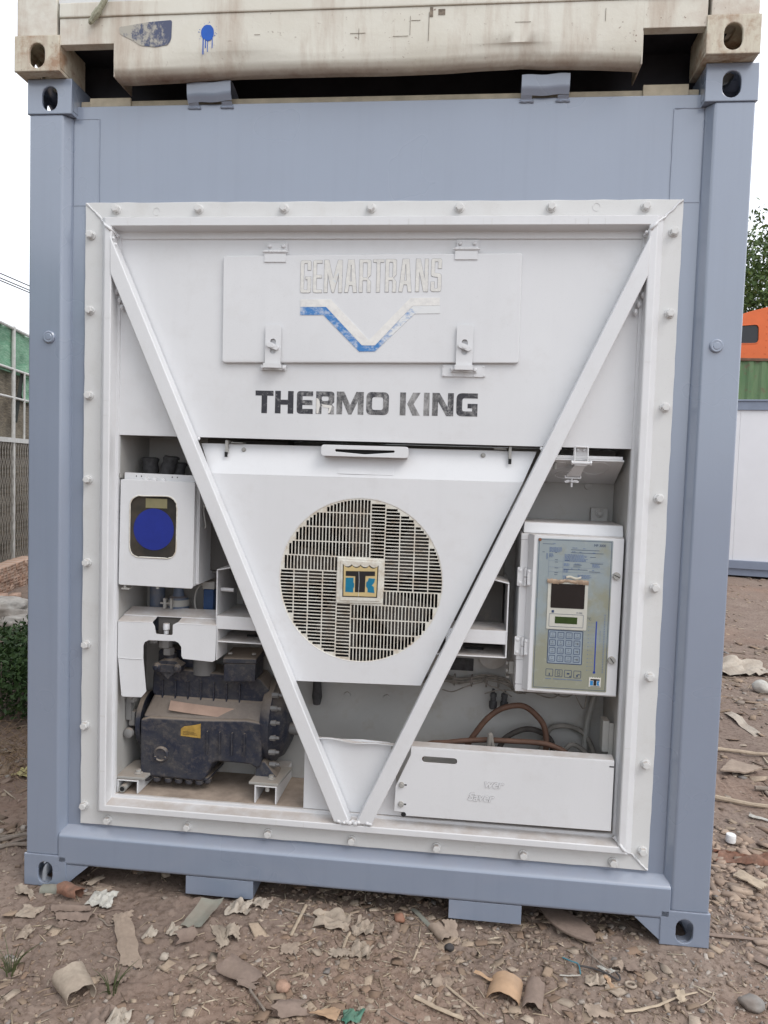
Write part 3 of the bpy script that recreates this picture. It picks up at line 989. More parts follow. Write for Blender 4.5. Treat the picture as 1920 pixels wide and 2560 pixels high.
me = plate_mesh([[(-.8775, 1.508), (-.60, 1.505), (-.60, 1.529), (-.8775, 1.5325)]] + [circ(x, 1.5205, .0028, 8) for x in (-.834, -.815, -.700, -.681)], .062, .003)
link('box_strip', me, WHITE, rec); me.materials.clear(); me.materials.append(WHITE)
rv = MB().lathe([(.0105, .0), (.009, -.008), (.0005, -.010)], (0, .060, 1.5085), 'y', 12).build('box_rivet', WHITE, rec)
rv.location = (-.795, 0, 0)
repeat(rv, [(-.765, 0, 0), (-.733, 0, 0)])
MB().box(-.893, -.886, .052, .09, 1.513, 1.530).build('box_lug', METAL, rec)
MB().cyl((-.868, .055, 1.126), (-.868, .055, 1.108), .005).box(-.880, -.850, .05, .08, 1.108, 1.114).build('box_foot', METAL, rec)
MB().cyl((-.745, .055, 1.124), (-.745, .055, 1.116), .006).build('box_plug', METAL, rec)
# clip bar on the right side of the box
b = MB().tube([(-.598, .10, 1.452), (-.594, .10, 1.40), (-.585, .10, 1.345), (-.589, .10, 1.338)], .003, 6)
for z in (1.448, 1.418): b.lathe([(.008, -.594), (.006, -.586), (.0005, -.585)], (0, .10, z), 'x', 10)
b.build('side_clip', METAL, rec)

# dark wrapped pipes above the recorder
WRAP = plain('grey_pipe_wrap', (.055, .055, .058), .75, var=.35, scale=60)
for (x, z0, z1, r, y, lean) in ((-.838, 1.45, 1.588, .030, .20, -.004), (-.775, 1.45, 1.594, .027, .19, .02), (-.742, 1.45, 1.572, .022, .22, .012)):
    b = MB()
    n = 12
    b.tube([(x-lean+lean*2*k/n, y, z0+(z1-z0)*k/n) for k in range(n+1)], [r*(1+.06*math.sin(k*2.4)) for k in range(n+1)], 14)
    b.lathe([(r*1.12, z1-.012), (r*1.14, z1-.002), (r*.7, z1+.003), (.0005, z1+.001)], (x+lean, y, 0), 'z', 14)
    b.build('wrapped_pipe', WRAP, unit, angle=50)

# pipes and clamp below the recorder
BLUE_PIPE = paint('dusty_blue_steel', (.10, .13, .19), .5, .15, dust=.5, grime=.4)
MB().cyl((-.818, .23, .93), (-.818, .23, 1.14), .029, seg=18).build('suction_pipe', BLUE_PIPE, unit)
b = MB().lathe([(.040, .955), (.041, 1.04), (.036, 1.062), (.022, 1.068), (.012, 1.13)], (-.722, .20, 0), 'z', 20)
b.build('filter_drier', BLUE_PIPE, unit)
b = MB().lathe([(.0425, 1.032), (.0425, 1.056)], (-.722, .20, 0), 'z', 20, cap=False)
b.box(-.762, -.752, .148, .165, 1.026, 1.064); b.box(-.735, -.727, .148, .165, 1.026, 1.064)
b.cyl((-.775, .155, 1.045), (-.725, .155, 1.045), .0035)
b.build('pipe_clamp', METAL, unit)
DEEP_BLUE = plain('blue_switch_body', (.025, .065, .17), .5, var=.15)
MB().box(-.622, -.582, .19, .24, .985, 1.10).build('pressure_switch', DEEP_BLUE, unit, bevel=.004)
b = MB().box(-.625, -.578, .185, .245, 1.1005, 1.128); b.cyl((-.628, .21, 1.115), (-.640, .21, 1.115), .009)
b.build('switch_cap', METAL, unit, bevel=.003)
MB().tube(arc_path([(-.638, .20, 1.113), (-.650, .19, 1.09), (-.655, .19, 1.05), (-.645, .19, 1.015), (-.615, .20, 1.000)]), .0035, 6).build('switch_wire', METAL, unit)
b = MB().tube(arc_path([(-.60, .27, 1.19), (-.57, .27, 1.20), (-.548, .27, 1.215), (-.548, .27, 1.33), (-.56, .27, 1.36)]), .006, 8)
b.lathe([(.0005, 1.165), (.045, 1.170), (.052, 1.19), (.045, 1.21), (.0005, 1.215)], (-.64, .25, 0), 'z', 16)
b.build('valve_body', WRAP, unit)
b = MB().tube(arc_path([(-.655, .215, 1.185), (-.65, .20, 1.170), (-.63, .20, 1.172), (-.622, .205, 1.19)]), .003, 6)
b.box(-.665, -.650, .198, .210, 1.176, 1.190); b.box(-.636, -.626, .198, .210, 1.176, 1.192)
b.box(-.70, -.54, .22, .305, 1.160, 1.164)
b.build('valve_clip', METAL, unit)

# ------------------------------------------------------------------ bent shield over the compressor
out = [(-.892, .990), (-.892, .862), (-.8905, .855), (-.876, .716), (-.870, .7115), (-.800, .7135), (-.782, .736), (-.795, .86), (-.795, .905)]
out += [(-.79, .918), (-.775, .926), (-.675, .928), (-.662, .922), (-.652, .908), (-.651, .875), (-.645, .865), (-.535, .860), (-.5245, .866), (-.5225, .9935)]
notch = rnd([(-.7525, 1.004), (-.7525, .9735), (-.748, .951), (-.690, .949), (-.685, .953), (-.685, .985), (-.675, 1.0035)], [0, .004, .004, .004, .004, .004, 0])
outline = out[:1] + out[1:] + [(-.668, .9965)] + notch[::-1][1:-1] + [(-.762, .9925)]
shield_ = plate('bent_shield', [outline], .052, .003, WHITE, unit, bevel=.0006)
b = MB()
for x0, x1, za, zb in ((-.892, -.762, .990, .9915), (-.668, -.5225, .9925, .9935)):
    b.hexa([(x0, .0505, za-.001), (x1, .0505, zb-.001), (x1, .17, zb+.030), (x0, .17, za+.030), (x0, .0555, za+.003), (x1, .0555, zb+.003), (x1, .17, zb+.0335), (x0, .17, za+.0335)])
b.hexa([(-.892, .095, 1.004), (-.5225, .095, 1.006), (-.5225, .172, 1.024), (-.892, .172, 1.021), (-.892, .095, 1.007), (-.5225, .095, 1.009), (-.5225, .172, 1.027), (-.892, .172, 1.0245)])
b.box(-.5215, -.518, .0525, .17, .868, .995)
b.build('shield_top', WHITE, shield_, bevel=.0008)
MB().tube([(-.891, .0512, .8565), (-.845, .0508, .8545), (-.797, .0512, .856)], .0014, 5).build('shield_crease', WHITE, shield_)
b = MB().lathe([(.0005, .985), (.011, .984), (.0125, .976), (.0125, .962), (.009, .958), (.009, .945)], (-.722, .085, 0), 'z', 12)
b.build('service_cap', WHITE, unit)
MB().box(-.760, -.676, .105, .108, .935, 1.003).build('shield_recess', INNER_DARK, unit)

# ------------------------------------------------------------------ compressor
t = NT('dusty_navy_cast_iron')
n1 = t.noise(11, 7, .7); n2 = t.noise(45, 6, .7)
c = t.mix(t.ramp(n1, [(.42, 0.0), (.66, 1.0)]), (.020, .025, .043), (.060, .060, .064))
c = t.mix(t.math('MULTIPLY', t.ramp(n2, [(.50, 0.0), (.72, 1.0)]), .42), c, (.19, .165, .14))
c = t.mix(t.math('MULTIPLY', t.up(.25, .75), t.ramp(n1, [(.2, .75), (.5, 1.0)])), c, (.23, .19, .155))
IRON = t.done(c, .5, normal=t.bump(n2, .45, .004, t.bump(t.noise(14, 3), .35, .012)), spec=.4)
comp = thing('compressor', (-.58, .20, .40), 'dusty navy-black compressor on two channel rails behind the left brace', 'compressor')
def slab(x0, x1, y0, y1, z0, z1, cut=0.0):
    return MB().box(x0, x1, y0, y1, z0, z1)
# crankcase: lower block, sloping shoulder, upper block
b = MB()
# silhouettes extruded along y, lower block nearest
b.prism([(-.826, .612), (-.826, .420), (-.815, .398), (-.590, .392), (-.572, .404), (-.548, .462), (-.527, .472), (-.405, .470), (-.375, .455), (-.362, .47), (-.355, .628), (-.42, .636), (-.60, .626), (-.79, .624)], .105, .290)
crank = b.build('crankcase', IRON, comp, bevel=.022, seg=4, angle=60)
b = MB().hexa([(-.822, .112, .615), (-.358, .112, .625), (-.350, .290, .64), (-.835, .290, .63), (-.800, .168, .690), (-.37, .168, .690), (-.355, .290, .72), (-.82, .290, .70)])
b.prism([(-.805, .800), (-.812, .70), (-.790, .668), (-.40, .668), (-.352, .705), (-.352, .735), (-.392, .778), (-.62, .790)], .170, .292)
b.build('crankcase_upper', IRON, crank, bevel=.010, seg=3, angle=60)
rib = MB().box(-.0024, .0024, .161, .172, .676, .750).build('cooling_rib', IRON, crank, bevel=.001)
rib.location = (-.765, 0, 0)
repeat(rib, [(-.765+.050*k, 0, 0) for k in range(1, 7)])
rib = MB().box(-.0024, .0024, .0965, .108, .503, .587).build('cooling_rib', IRON, crank, bevel=.001)
rib.location = (-.565, 0, 0)
repeat(rib, [(-.565+.047*k, 0, 0) for k in range(1, 4)])
# sump flange and its row of bolts
b = MB().prism(rnd([(-.835, .115), (-.565, .115), (-.555, .29), (-.835, .29)], .02), .392, .402, 'xy')
b.build('sump_flange', IRON, crank, bevel=.003)
sb = MB().lathe([(.0005, .371), (.009, .372), (.015, .378), (.0165, .390), (.0165, .3918)], (0, 0, 0), 'z', 12)
o = sb.build('sump_bolt', IRON, crank); o.location = (-.765, .125, 0)
repeat(o, [(-.72, .124, 0), (-.68, .124, 0), (-.64, .124, 0), (-.60, .124, 0), (-.575, .14, .001), (-.805, .13, 0)])
# motor end bell with studs
b = MB().lathe([(.150, -.372), (.158, -.355), (.158, -.336), (.146, -.330), (.130, -.305), (.085, -.282), (.0005, -.276)], (0, .255, .595), 'x', 30)
o = b.build('end_bell', IRON, comp, bevel=.0)
for zz, yy in ((.735, .13), (.690, .112), (.640, .10), (.585, .096), (.530, .10), (.478, .115)):
    MB().lathe([(.011, -.336), (.011, -.312), (.007, -.311), (.006, -.298), (.0005, -.297)], (0, yy+.02, zz-.012), 'x', 6).build('end_bolt', STUD, o)
MB().cyl((-.29, .215, .578), (-.235, .215, .577), .022, seg=16).build('oil_fitting', STUD, o)
# left cover and oil pump
b = MB().lathe([(.105, -.835), (.105, -.853), (.085, -.862), (.0005, -.866)], (0, .225, .58), 'x', 26)
o = b.build('bearing_cover', IRON, comp)
b = MB().box(-.884, -.862, .135, .17, .575, .628).box(-.892, -.872, .125, .15, .600, .690).box(-.886, -.858, .12, .15, .668, .692)
b.lathe([(.020, .122), (.018, .108), (.010, .104), (.0005, .104)], (-.876, 0, .553), 'y', 14)
b.lathe([(.012, .122), (.011, .112), (.0005, .110)], (-.873, 0, .692), 'y', 12)
b.cyl((-.870, .13, .700), (-.866, .13, .722), .005)
b.build('oil_pump', STUD, o, bevel=.003)
# sight glass
b = MB().lathe([(.029, .108), (.029, .098), (.024, .094), (.020, .098), (.0005, .098)], (-.742, 0, .487), 'y', 24)
for a in (210, 330): b.lathe([(.006, .094), (.005, .090), (.0005, .0895)], (-.742+.022*math.cos(RAD(a)), 0, .487+.022*math.sin(RAD(a))), 'y', 8)
b.build('sight_glass', IRON, crank)
# discharge valve
b = MB().lathe([(.030, .80), (.030, .835), (.022, .842), (.020, .865)], (-.728, .15, 0), 'z', 16)
b.box(-.775, -.680, .115, .165, .792, .822)
b.prism([(-.785, .82), (-.73, .765), (-.672, .82), (-.70, .835), (-.757, .835)], .122, .160)
for x in (-.768, -.688): b.lathe([(.017, .122), (.016, .108), (.010, .106), (.009, .100), (.0005, .100)], (x, 0, .812), 'y', 12)
b.build('discharge_valve', IRON, comp, bevel=.003)
b = MB().lathe([(.0225, .858), (.0225, .884)], (-.730, .13, 0), 'z', 6)
b.lathe([(.026, .885), (.027, .915), (.024, .920)], (-.742, .13, 0), 'z', 8)
b.cyl((-.84, .13, .915), (-.77, .13, .910), .012, seg=10); b.box(-.80, -.77, .118, .142, .898, .922)
b.build('valve_nut', STUD, comp, bevel=.002)
b = MB().lathe([(.045, .775), (.043, .80), (.040, .86), (.040, .93)], (-.615, .20, 0), 'z', 20)
b.build('suction_elbow', STUD, comp)
b = MB().prism(rnd(rect(-.80, -.66, .77, .86), .02), .20, .28)
b.build('valve_plate', IRON, comp, bevel=.004)
# terminal box with lid
tb = MB().hexa([(-.512, .110, .772), (-.392, .110, .780), (-.392, .225, .782), (-.512, .225, .775), (-.512, .110, .842), (-.390, .110, .846), (-.390, .225, .846), (-.512, .225, .842)]).build('terminal_box', IRON, comp, bevel=.006)
b = MB().hexa([(-.517, .105, .8425), (-.386, .105, .8465), (-.386, .232, .8465), (-.517, .232, .8425), (-.515, .108, .862), (-.388, .108, .866), (-.388, .230, .880), (-.515, .230, .876)])
b.build('terminal_box_lid', IRON, tb, bevel=.005, seg=3)
MB().lathe([(.008, .872), (.008, .878), (.0005, .879)], (-.495, .135, 0), 'z', 10).build('lid_screw', METAL, tb)
MB().lathe([(.008, .874), (.008, .880), (.0005, .881)], (-.405, .135, 0), 'z', 10).build('lid_screw', METAL, tb)
# peeling labels on the shoulder
def curl(u, v):
    x = -.722+.345*u
    return (x, .124+.022*v-.008*(1-u)**3, .634+.030*v+.012*(1-u)**3-.010*u+.005)
MB().grid(curl, 14, 4, .0012).build('faded_label', plain('faded_pink_label', (.33, .23, .18), .7, var=.2, scale=12), crank)
lb = rnd([(-.668, .561), (-.592, .557), (-.592, .612), (-.612, .606), (-.630, .602), (-.655, .598), (-.668, .588)], 0)
plate('yellow_label', [lb], .1035, .0008, plain('torn_yellow_label', (.40, .255, .06), .55, var=.3, scale=40), crank)
b = MB()
for k in range(3): b.box(-.660, -.604-.006*k, .1030, .1034, .567+.005*k, .5682+.005*k)
b.build('label_print', INK, crank)
# feet and rails
for x0, x1, z1 in ((-.905, -.79, .402), (-.395, -.285, .418)):
    b = MB().hexa([(x0, .065, z1-.004), (x1, .065, z1-.004), (x1+.02, .20, z1+.004), (x0+.02, .20, z1+.004), (x0, .065, z1+.006), (x1, .065, z1+.006), (x1+.02, .20, z1+.016), (x0+.02, .20, z1+.016)])
    b.lathe([(.018, z1+.008), (.017, z1+.012), (.010, z1+.0125), (.010, z1+.022), (.0005, z1+.022)], ((x0+x1)/2+.02, .10, 0), 'z', 8)
    b.build('mounting_foot', METAL, comp, bevel=.003)
MB().hexa([(-.385, .11, .425), (-.30, .11, .425), (-.30, .19, .43), (-.385, .19, .43), (-.382, .12, .48), (-.352, .12, .48), (-.352, .19, .48), (-.382, .19, .48)]).build('leg_web', IRON, comp, bevel=.005)
def rail_(x0, x1, zt):
    b = MB().box(x0, x1, .062, .305, zt-.005, zt).box(x0, x0+.005, .0622, .305, .3475, zt-.0052).box(x1-.005, x1, .0622, .305, .3475, zt-.0052)
    b.build('mounting_rail', WHITE, unit, bevel=.0012)
rail_(-.893, -.812, .3965); rail_(-.372, -.290, .4135)
b = MB().lathe([(.0095, .052), (.0125, .050), (.0125, .20)], (-.868, 0, .366), 'y', 16)
b.lathe([(.009, .0515), (.009, .0525)], (-.868, 0, .366), 'y', 16)
o = b.build('drain_pipe', METAL, unit)
MB().lathe([(.0088, .0495), (.0088, .0500)], (-.868, 0, .366), 'y', 14).build('pipe_bore', BLACK_VOID, o)
MB().cyl((-.327, .075, .4075), (-.327, .075, .390), .008, seg=6).build('rail_bolt', METAL, unit)

# ------------------------------------------------------------------ plate between the feet of the braces
plate('gusset_plate', [[(-.188, .348), (.168, .348), (.143, .48), (.118, .6095), (.02, .6135), (-.132, .6065), (-.188, .567)]], .052, .004, WHITE, unit, bevel=.0006)
def edge(u, v):
    x = -.142+.28*u
    z = .6085+.0065*math.sin(u*6.5+.6)*(1-u)**.3*.6-.002*u
    return (x, .048-.014*v, z+.003*v*math.sin(u*11))
MB().grid(edge, 24, 3, .003).build('gusset_fold', WHITE, unit)
# lower right cover with hand slot
low = plate('lower_cover', [[(.172, .3665), (.8835, .3695), (.8835, .612), (.195, .612), (.1945, .585), (.1455, .470), (.1425, .380), (.172, .3785)], slot(.2945, .5725, .122, .021)], .016, .004, WHITE, unit, bevel=.0008)
b = MB().hexa([(.196, .018, .6115), (.883, .018, .6115), (.883, .058, .6155), (.196, .058, .6155), (.196, .018, .615), (.883, .018, .615), (.883, .058, .619), (.196, .058, .619)])
b.box(.8795, .8832, .0205, .09, .372, .608)
b.build('cover_return', WHITE, low)
b = MB()
for z in (.476, .407):
    b.lathe([(.0105, .016), (.010, .0125), (.007, .012), (.0065, .007), (.0005, .0068)], (.166, 0, z), 'y', 14)
b.build('cover_screw', METAL, low)
b = MB()
for z in (.476, .407): b.box(.176, .184, .0154, .0158, z-.002, z+.003)
b.box(.868, .883, .0152, .0158, .591, .595); b.lathe([(.009, .0152), (.009, .0158)], (.176, 0, .371), 'y', 12)
b.build('cover_slit', BLACK_VOID, low)
for body, sz, x, z in (('wer', .041, .449, .489), ('Saver', .040, .396, .440)):
    text('letter_edge_shade', body, sz, x, .0157, z, EDGE_GREY, low, t=.0004, shear=.28, bold=.0019, sx=.98)  # outline painting the edge shadow of the relief
    text('embossed_letters', body, sz, x, .0142, z, WHITE, low, t=.0017, shear=.28, bold=.0009, sx=.98)

# ------------------------------------------------------------------ control box (right)
ctl = MB().box(.545, .893, .110, .295, .812, 1.372).build('control_box', WHITE, unit, bevel=.006)
MB().hexa([(.553, .085, 1.369), (.8925, .085, 1.3665), (.8925, .29, 1.3725), (.553, .29, 1.3725), (.556, .100, 1.408), (.8925, .100, 1.406), (.8925, .29, 1.408), (.556, .29, 1.408)]).build('box_hood', WHITE, ctl, bevel=.005)
MB().box(.546, .8925, .078, .1095, .8135, 1.3685).build('box_rim', WHITE, ctl, bevel=.004)
lid = MB()
lid.hexa([(.586, .046, .8285), (.884, .046, .8265), (.888, .0775, .8205), (.570, .0775, .824), (.588, .046, 1.3665), (.8865, .046, 1.3645), (.889, .0775, 1.3675), (.571, .0775, 1.3685)])
lid = lid.build('box_door', WHITE, ctl, bevel=.0025)
t = NT('weathered_panel_sticker')
n1 = t.noise(7.5, 6, .6); n2 = t.noise(40, 5, .7)
g = t.n.new('ShaderNodeSeparateXYZ'); t.l.new(t.tc.outputs['Object'], g.inputs[0])
low_ = t.n.new('ShaderNodeMapRange'); t.l.new(g.outputs[2], low_.inputs[0])
low_.inputs[1].default_value = 1.30; low_.inputs[2].default_value = .86; low_.inputs[3].default_value = 0; low_.inputs[4].default_value = .22
f_ = t.ramp(t.math('ADD', n1, low_.outputs[0]), [(.50, 0.0), (.66, 1.0)])
c = t.mix(f_, (.275, .325, .345), (.265, .275, .215))
c = t.mix(t.math('MULTIPLY', t.ramp(n2, [(.55, 0.0), (.7, 1.0)]), .25), c, (.40, .42, .40))
STICKER = t.done(c, .28)
panel = plate('panel_sticker', [rnd(rect(.601, .8505, .8385, 1.3565), .004)], .0445, .0016, STICKER, lid)
PANEL_INK = plain('panel_blue_ink', (.020, .045, .115), .4, var=.2)
PANEL_PALE = plain('panel_pale_ink', (.13, .19, .32), .4, var=.2)
CREAM = plain('cream_bezel', (.52, .52, .47), .4, var=.05)
def frame(x0, x1, z0, z1, w, r, y, mat, name='printed_line', parent=panel):
    return ([rnd(rect(x0, x1, z0, z1), r), rnd(rect(x0+w, x1-w, z0+w, z1-w), max(r-w, .0005))[::1]], y, .0003)
prints = [frame(.605, .8465, .8425, 1.3525, .0013, .003, .0442, PANEL_INK), frame(.6475, .7655, .9275, 1.0445, .0025, .004, .0442, PANEL_INK)]
for k in range(4):
    prints.append(frame(.6455+.0313*k, .6705+.0313*k, .883-.0006*k, .909-.0006*k, .0016, .003, .0442, PANEL_INK))
join_plates('printed_frame', prints, PANEL_INK, panel)
kb = join_plates('keypad', [([rnd(rect(.6505, .7625, .9305, 1.0415), .003)], .0443, .0003)], plain('keypad_blue_grey', (.26, .315, .37), .35, var=.1), panel)
keymesh = None
for r_ in range(4):
    for c_ in range(4):
        x, z = .6640+.02733*c_, 1.0270-.0270*r_
        if keymesh is None:
            k0 = join_plates('key', [frame(-.0108, .0108, -.0108, .0108, .0016, .003, -.0006, None)], PANEL_INK, panel)
            keymesh = k0
        else:
            k0 = keymesh.copy(); COL.objects.link(k0)
        k0.location = (x, .0443, z)
b = MB()
random.seed(5)
for r_ in range(4):
    for c_ in range(4):
        x, z = .6640+.02733*c_, 1.0270-.0270*r_
        if c_ == 3 and r_:
            b.box(x-.006, x+.005, .0437, .0440, z-.001, z+.001); b.box(x+.0005, x+.005, .0434, .04365, z-.004, z+.003)
        else:
            b.box(x-.0055, x+.0055, .0437, .0440, z-.005, z-.0035)
            b.box(x-.001, x+.001, .0437, .0440, z+.001, z+.005)
key_marks = b.build('key_legend', plain('key_legend_ink', (.13, .15, .17), .5), panel)
tag(key_marks, kind='stuff')
b = MB()
def seg8(x, z, s):
    for (a, c, d, e) in ((-1, 1, 1.9, 2.2), (-1, 1, -.15, .15), (-1, 1, -2.2, -1.9), (-1.2, -.9, .2, 1.9), (.9, 1.2, .2, 1.9), (-1.2, -.9, -1.9, -.2), (.9, 1.2, -1.9, -.2)):
        b.box(x+a*s, x+c*s, .0437, .0440, z+d*s, z+e*s)
seg8(.6893, .8955, .0040)
b.box(.6565, .6595, .0437, .0440, .886, .895); b.box(.7260, .7300, .0437, .0440, .8845, .8885); b.box(.717, .7255, .0437, .0440, .893, .898)
b.box(.749, .7535, .0437, .0440, .8855, .893); b.box(.7525, .760, .0437, .0440, .893, .8955)
b.build('function_symbol', PANEL_INK, panel)
b = MB()
random.seed(2)
for x0, x1 in ((.646, .664), (.672, .714), (.719, .766)):
    x = x0
    while x < x1:
        w = random.uniform(.0015, .0035)
        b.box(x, x+w, .0438, .0441, .8735, .8765); x += w+.0011
tag(b.build('small_print', PANEL_PALE, panel), kind='stuff')
# display unit: bezel, dark screen, small LCD window
bz = plate('display_bezel', [rnd(rect(.6405, .7745, 1.047, 1.2125), .004)], .0425, .0022, CREAM, panel, bevel=.0006)
SCREEN = plain('dark_screen', (.018, .015, .015), .15)
plate('screen', [rnd(rect(.6515, .7640, 1.1205, 1.2040), .004)], .0418, .0006, SCREEN, bz)
join_plates('bezel_line', [frame(.6485, .7635, 1.0555, 1.1005, .0011, .003, .0421, PANEL_INK)], PANEL_INK, bz)
plate('lcd_window', [rnd(rect(.6685, .7430, 1.0675, 1.0910), .001)], .0418, .0006, plain('green_lcd', (.028, .055, .012), .25), bz)
text('bezel_text', 'DS 3000', .0065, .739, .0421, 1.1045, PANEL_INK, bz, t=.0003, sx=.85)
plate('bezel_mark', [rect(.6560, .6645, 1.1035, 1.1125)], .0421, .0003, PANEL_INK, bz)
# torn brown film above the screen
def torn(u, v):
    x = .637+.138*u
    z = 1.206+.013*v+.0012*math.sin(u*17)+.0012*math.sin(u*61+1)-(.003*math.sin(u*9) if v < .3 else 0)
    return (x, .0405-.002*math.sin(v*3.1)-.001*math.sin(u*23), z)
MB().grid(torn, 26, 5, .0008).build('torn_film', plain('torn_brown_film', (.34, .25, .18), .7, var=.35, scale=60), panel)
MB().grid(lambda u, v: (.70+.05*u, .0425-.0015*math.sin(v*3), 1.222+.008*v+.003*math.sin(u*7)), 8, 3, .0006).build('torn_film', plain('torn_pale_film', (.55, .52, .44), .7), panel)
plate('rust_spot', [circ(.6075, 1.3515, .0055, 12)], .0430, .0008, plain('rust_brown', (.22, .09, .05), .8), panel)
# printed table: title, rules and blocks of small print
text('panel_text', 'MP 3000', .0125, .7875, .0440, 1.3345, PANEL_INK, panel, t=.0003, sx=.88)
b, b2 = MB(), MB()
random.seed(8)
def block(bb, x0, x1, z1, n, h=.0021, p=.0036):
    for k in range(n):
        x = x0
        e = x1-random.uniform(0, .25)*(x1-x0)
        while x < e:
            w = random.uniform(.0025, .009)
            bb.box(x, min(x+w, e), .0438, .0441, z1-k*p-h, z1-k*p)
            x += w+.0016
block(b2, .6405, .684, 1.3275, 5); block(b2, .716, .735, 1.3285, 1); block(b2, .752, .764, 1.3275, 1); block(b2, .716, .732, 1.3155, 1); block(b2, .740, .750, 1.3150, 1); block(b2, .785, .797, 1.3140, 1)
block(b2, .640, .655, 1.3060, 4); block(b2, .6310, .6365, 1.3060, 6); block(b2, .692, .772, 1.3055, 7)
block(b2, .690, .713, 1.2740, 3); block(b2, .726, .752, 1.2745, 2); block(b2, .785, .812, 1.2770, 4); block(b2, .690, .709, 1.2560, 4); block(b2, .715, .722, 1.2570, 1); block(b2, .738, .745, 1.2570, 1); block(b2, .785, .792, 1.2545, 1)
block(b2, .690, .709, 1.2320, 4); block(b2, .738, .788, 1.2370, 4)
block(b2, .653, .661, 1.3410, 1)
for x0, x1, z in ((.617, .655, 1.3375), (.712, .806, 1.3205), (.712, .820, 1.3105), (.617, .625, 1.3095), (.660, .666, 1.3090), (.776, .795, 1.2975), (.660, .670, 1.2845), (.694, .708, 1.2835), (.660, .670, 1.2765), (.778, .820, 1.2760),
                  (.660, .672, 1.2565), (.690, .770, 1.2530), (.775, .812, 1.2480), (.660, .672, 1.2405), (.660, .670, 1.2335), (.722, .748, 1.2690), (.722, .746, 1.2630)):
    b.box(x0, x1, .0438, .0441, z, z+.0012)
tag(b.build('printed_rule', PANEL_INK, panel), kind='stuff'); tag(b2.build('small_print', PANEL_PALE, panel), kind='stuff')
b = MB()
for x in (.640, .6875): b.box(x-.0002, x+.0002, .0439, .0441, 1.225, 1.295)
for z in (1.2810, 1.2600, 1.2440): b.box(.640, .825, .0439, .0441, z, z+.0004)
b.build('table_line', PANEL_PALE, panel)
# temperature scale with blue pointer
b = MB()
for k in range(13):
    z = 1.0745-.0136*k
    b.box(.7815, .7845, .0438, .0441, z-.0012, z+.0012)
    b.box(.788, .803, .0439, .0441, z-.0002, z+.0002)
for k in range(34):
    z = 1.094-.0057*k
    b.box(.8325, .8365, .0438, .0441, z-.0011, z+.0011)
for k in range(8):
    b.box(.8205, .8225, .0438, .0441, 1.046-.0048*k, 1.048-.0048*k)
tag(b.build('scale_mark', PANEL_PALE, panel), kind='stuff')
text('panel_text', '°C', .0125, .7765, .0440, 1.0835, PANEL_INK, panel, t=.0003)
text('panel_text', '°F', .0100, .8295, .0440, 1.0980, PANEL_PALE, panel, t=.0003)
pen = MB().box(.8060, .8095, .0437, .0441, .906, 1.0805); pen.lathe([(.0042, .0437), (.0042, .0441)], (.8075, 0, .905), 'y', 14)
pen.build('scale_pointer', plain('pen_blue', (.010, .045, .34), .4), panel)
# small maker's mark
plate('panel_badge', [[(.7915, .855), (.8310, .855)] + scallop(.7915, .8310, .8895, 5, .0028, 6)[::-1]], .0432, .0009, plain('badge_white', (.66, .65, .60), .4), panel)
join_plates('panel_badge_letter', [([[(.807, .860), (.8165, .860), (.8165, .8775), (.827, .8775), (.827, .8825), (.7965, .8825), (.7965, .8775), (.807, .8775)]], .0427, .0004), ([rect(.795, .828, .8567, .8583)], .0427, .0004)], INK, panel)
join_plates('panel_badge_letter', [([rect(.7955, .8055, .8605, .8760)], .0427, .0004), ([[(.8185, .8605), (.8275, .8605), (.824, .868), (.8275, .876), (.8185, .876), (.8178, .868)]], .0427, .0004)], plain('badge_sky_blue', (.02, .22, .52), .4), panel)
# hinges and thumb screws
for z0, z1 in ((1.186, 1.250), (.9435, 1.0085)):
    b = MB().box(.5385, .561, .0735, .0775, z0, z1).box(.5710, .5855, .056, .0615, z0+.004, z1-.004)
    zc = (z0+z1)/2
    b.cyl((.5655, .0700, z0+.001), (.5655, .0700, zc-.001), .0062, seg=12); b.cyl((.5655, .0700, zc+.001), (.5655, .0700, z1-.001), .0062, seg=12)
    for z in (z0+.010, z1-.011): b.lathe([(.0068, .0735), (.006, .0715), (.0005, .0705)], (.5480, 0, z), 'y', 12)
    for z in (z0+.009, z1-.012): b.lathe([(.0052, .056), (.0045, .0545), (.0005, .054)], (.5780, 0, z), 'y', 10)
    b.build('door_hinge', WHITE, ctl, bevel=.0006, seg=1)
for x, z, a in ((.866, 1.2385, -25), (.8635, .951, -55)):
    b = MB().lathe([(.0125, .046), (.0125, .0375), (.0115, .036), (.0005, .036)], (x, 0, z), 'y', 20)
    o = b.build('thumb_screw', METAL, lid)
    ca, sa = math.cos(RAD(a)), math.sin(RAD(a))
    plate('screw_slot', [[(x+u*ca-w*sa, z+u*sa+w*ca) for u, w in ((-.010, -.0013), (.010, -.0013), (.010, .0013), (-.010, .0013))]], .0352, .0006, BLACK_VOID, o)
b = MB().box(.526, .5445, .13, .16, .86, .905).cyl((.516, .145, .868), (.5255, .145, .868), .009).cyl((.515, .145, .895), (.5255, .145, .895), .008)
b.box(.518, .530, .125, .165, .846, .852)
b.build('cable_gland', METAL, ctl, bevel=.002)
b = MB()
for z in (1.346, .926, .84): b.box(.5435, .5700, .0772, .0776, z, z+.0008)
b.build('rim_joint', WRAP, ctl)

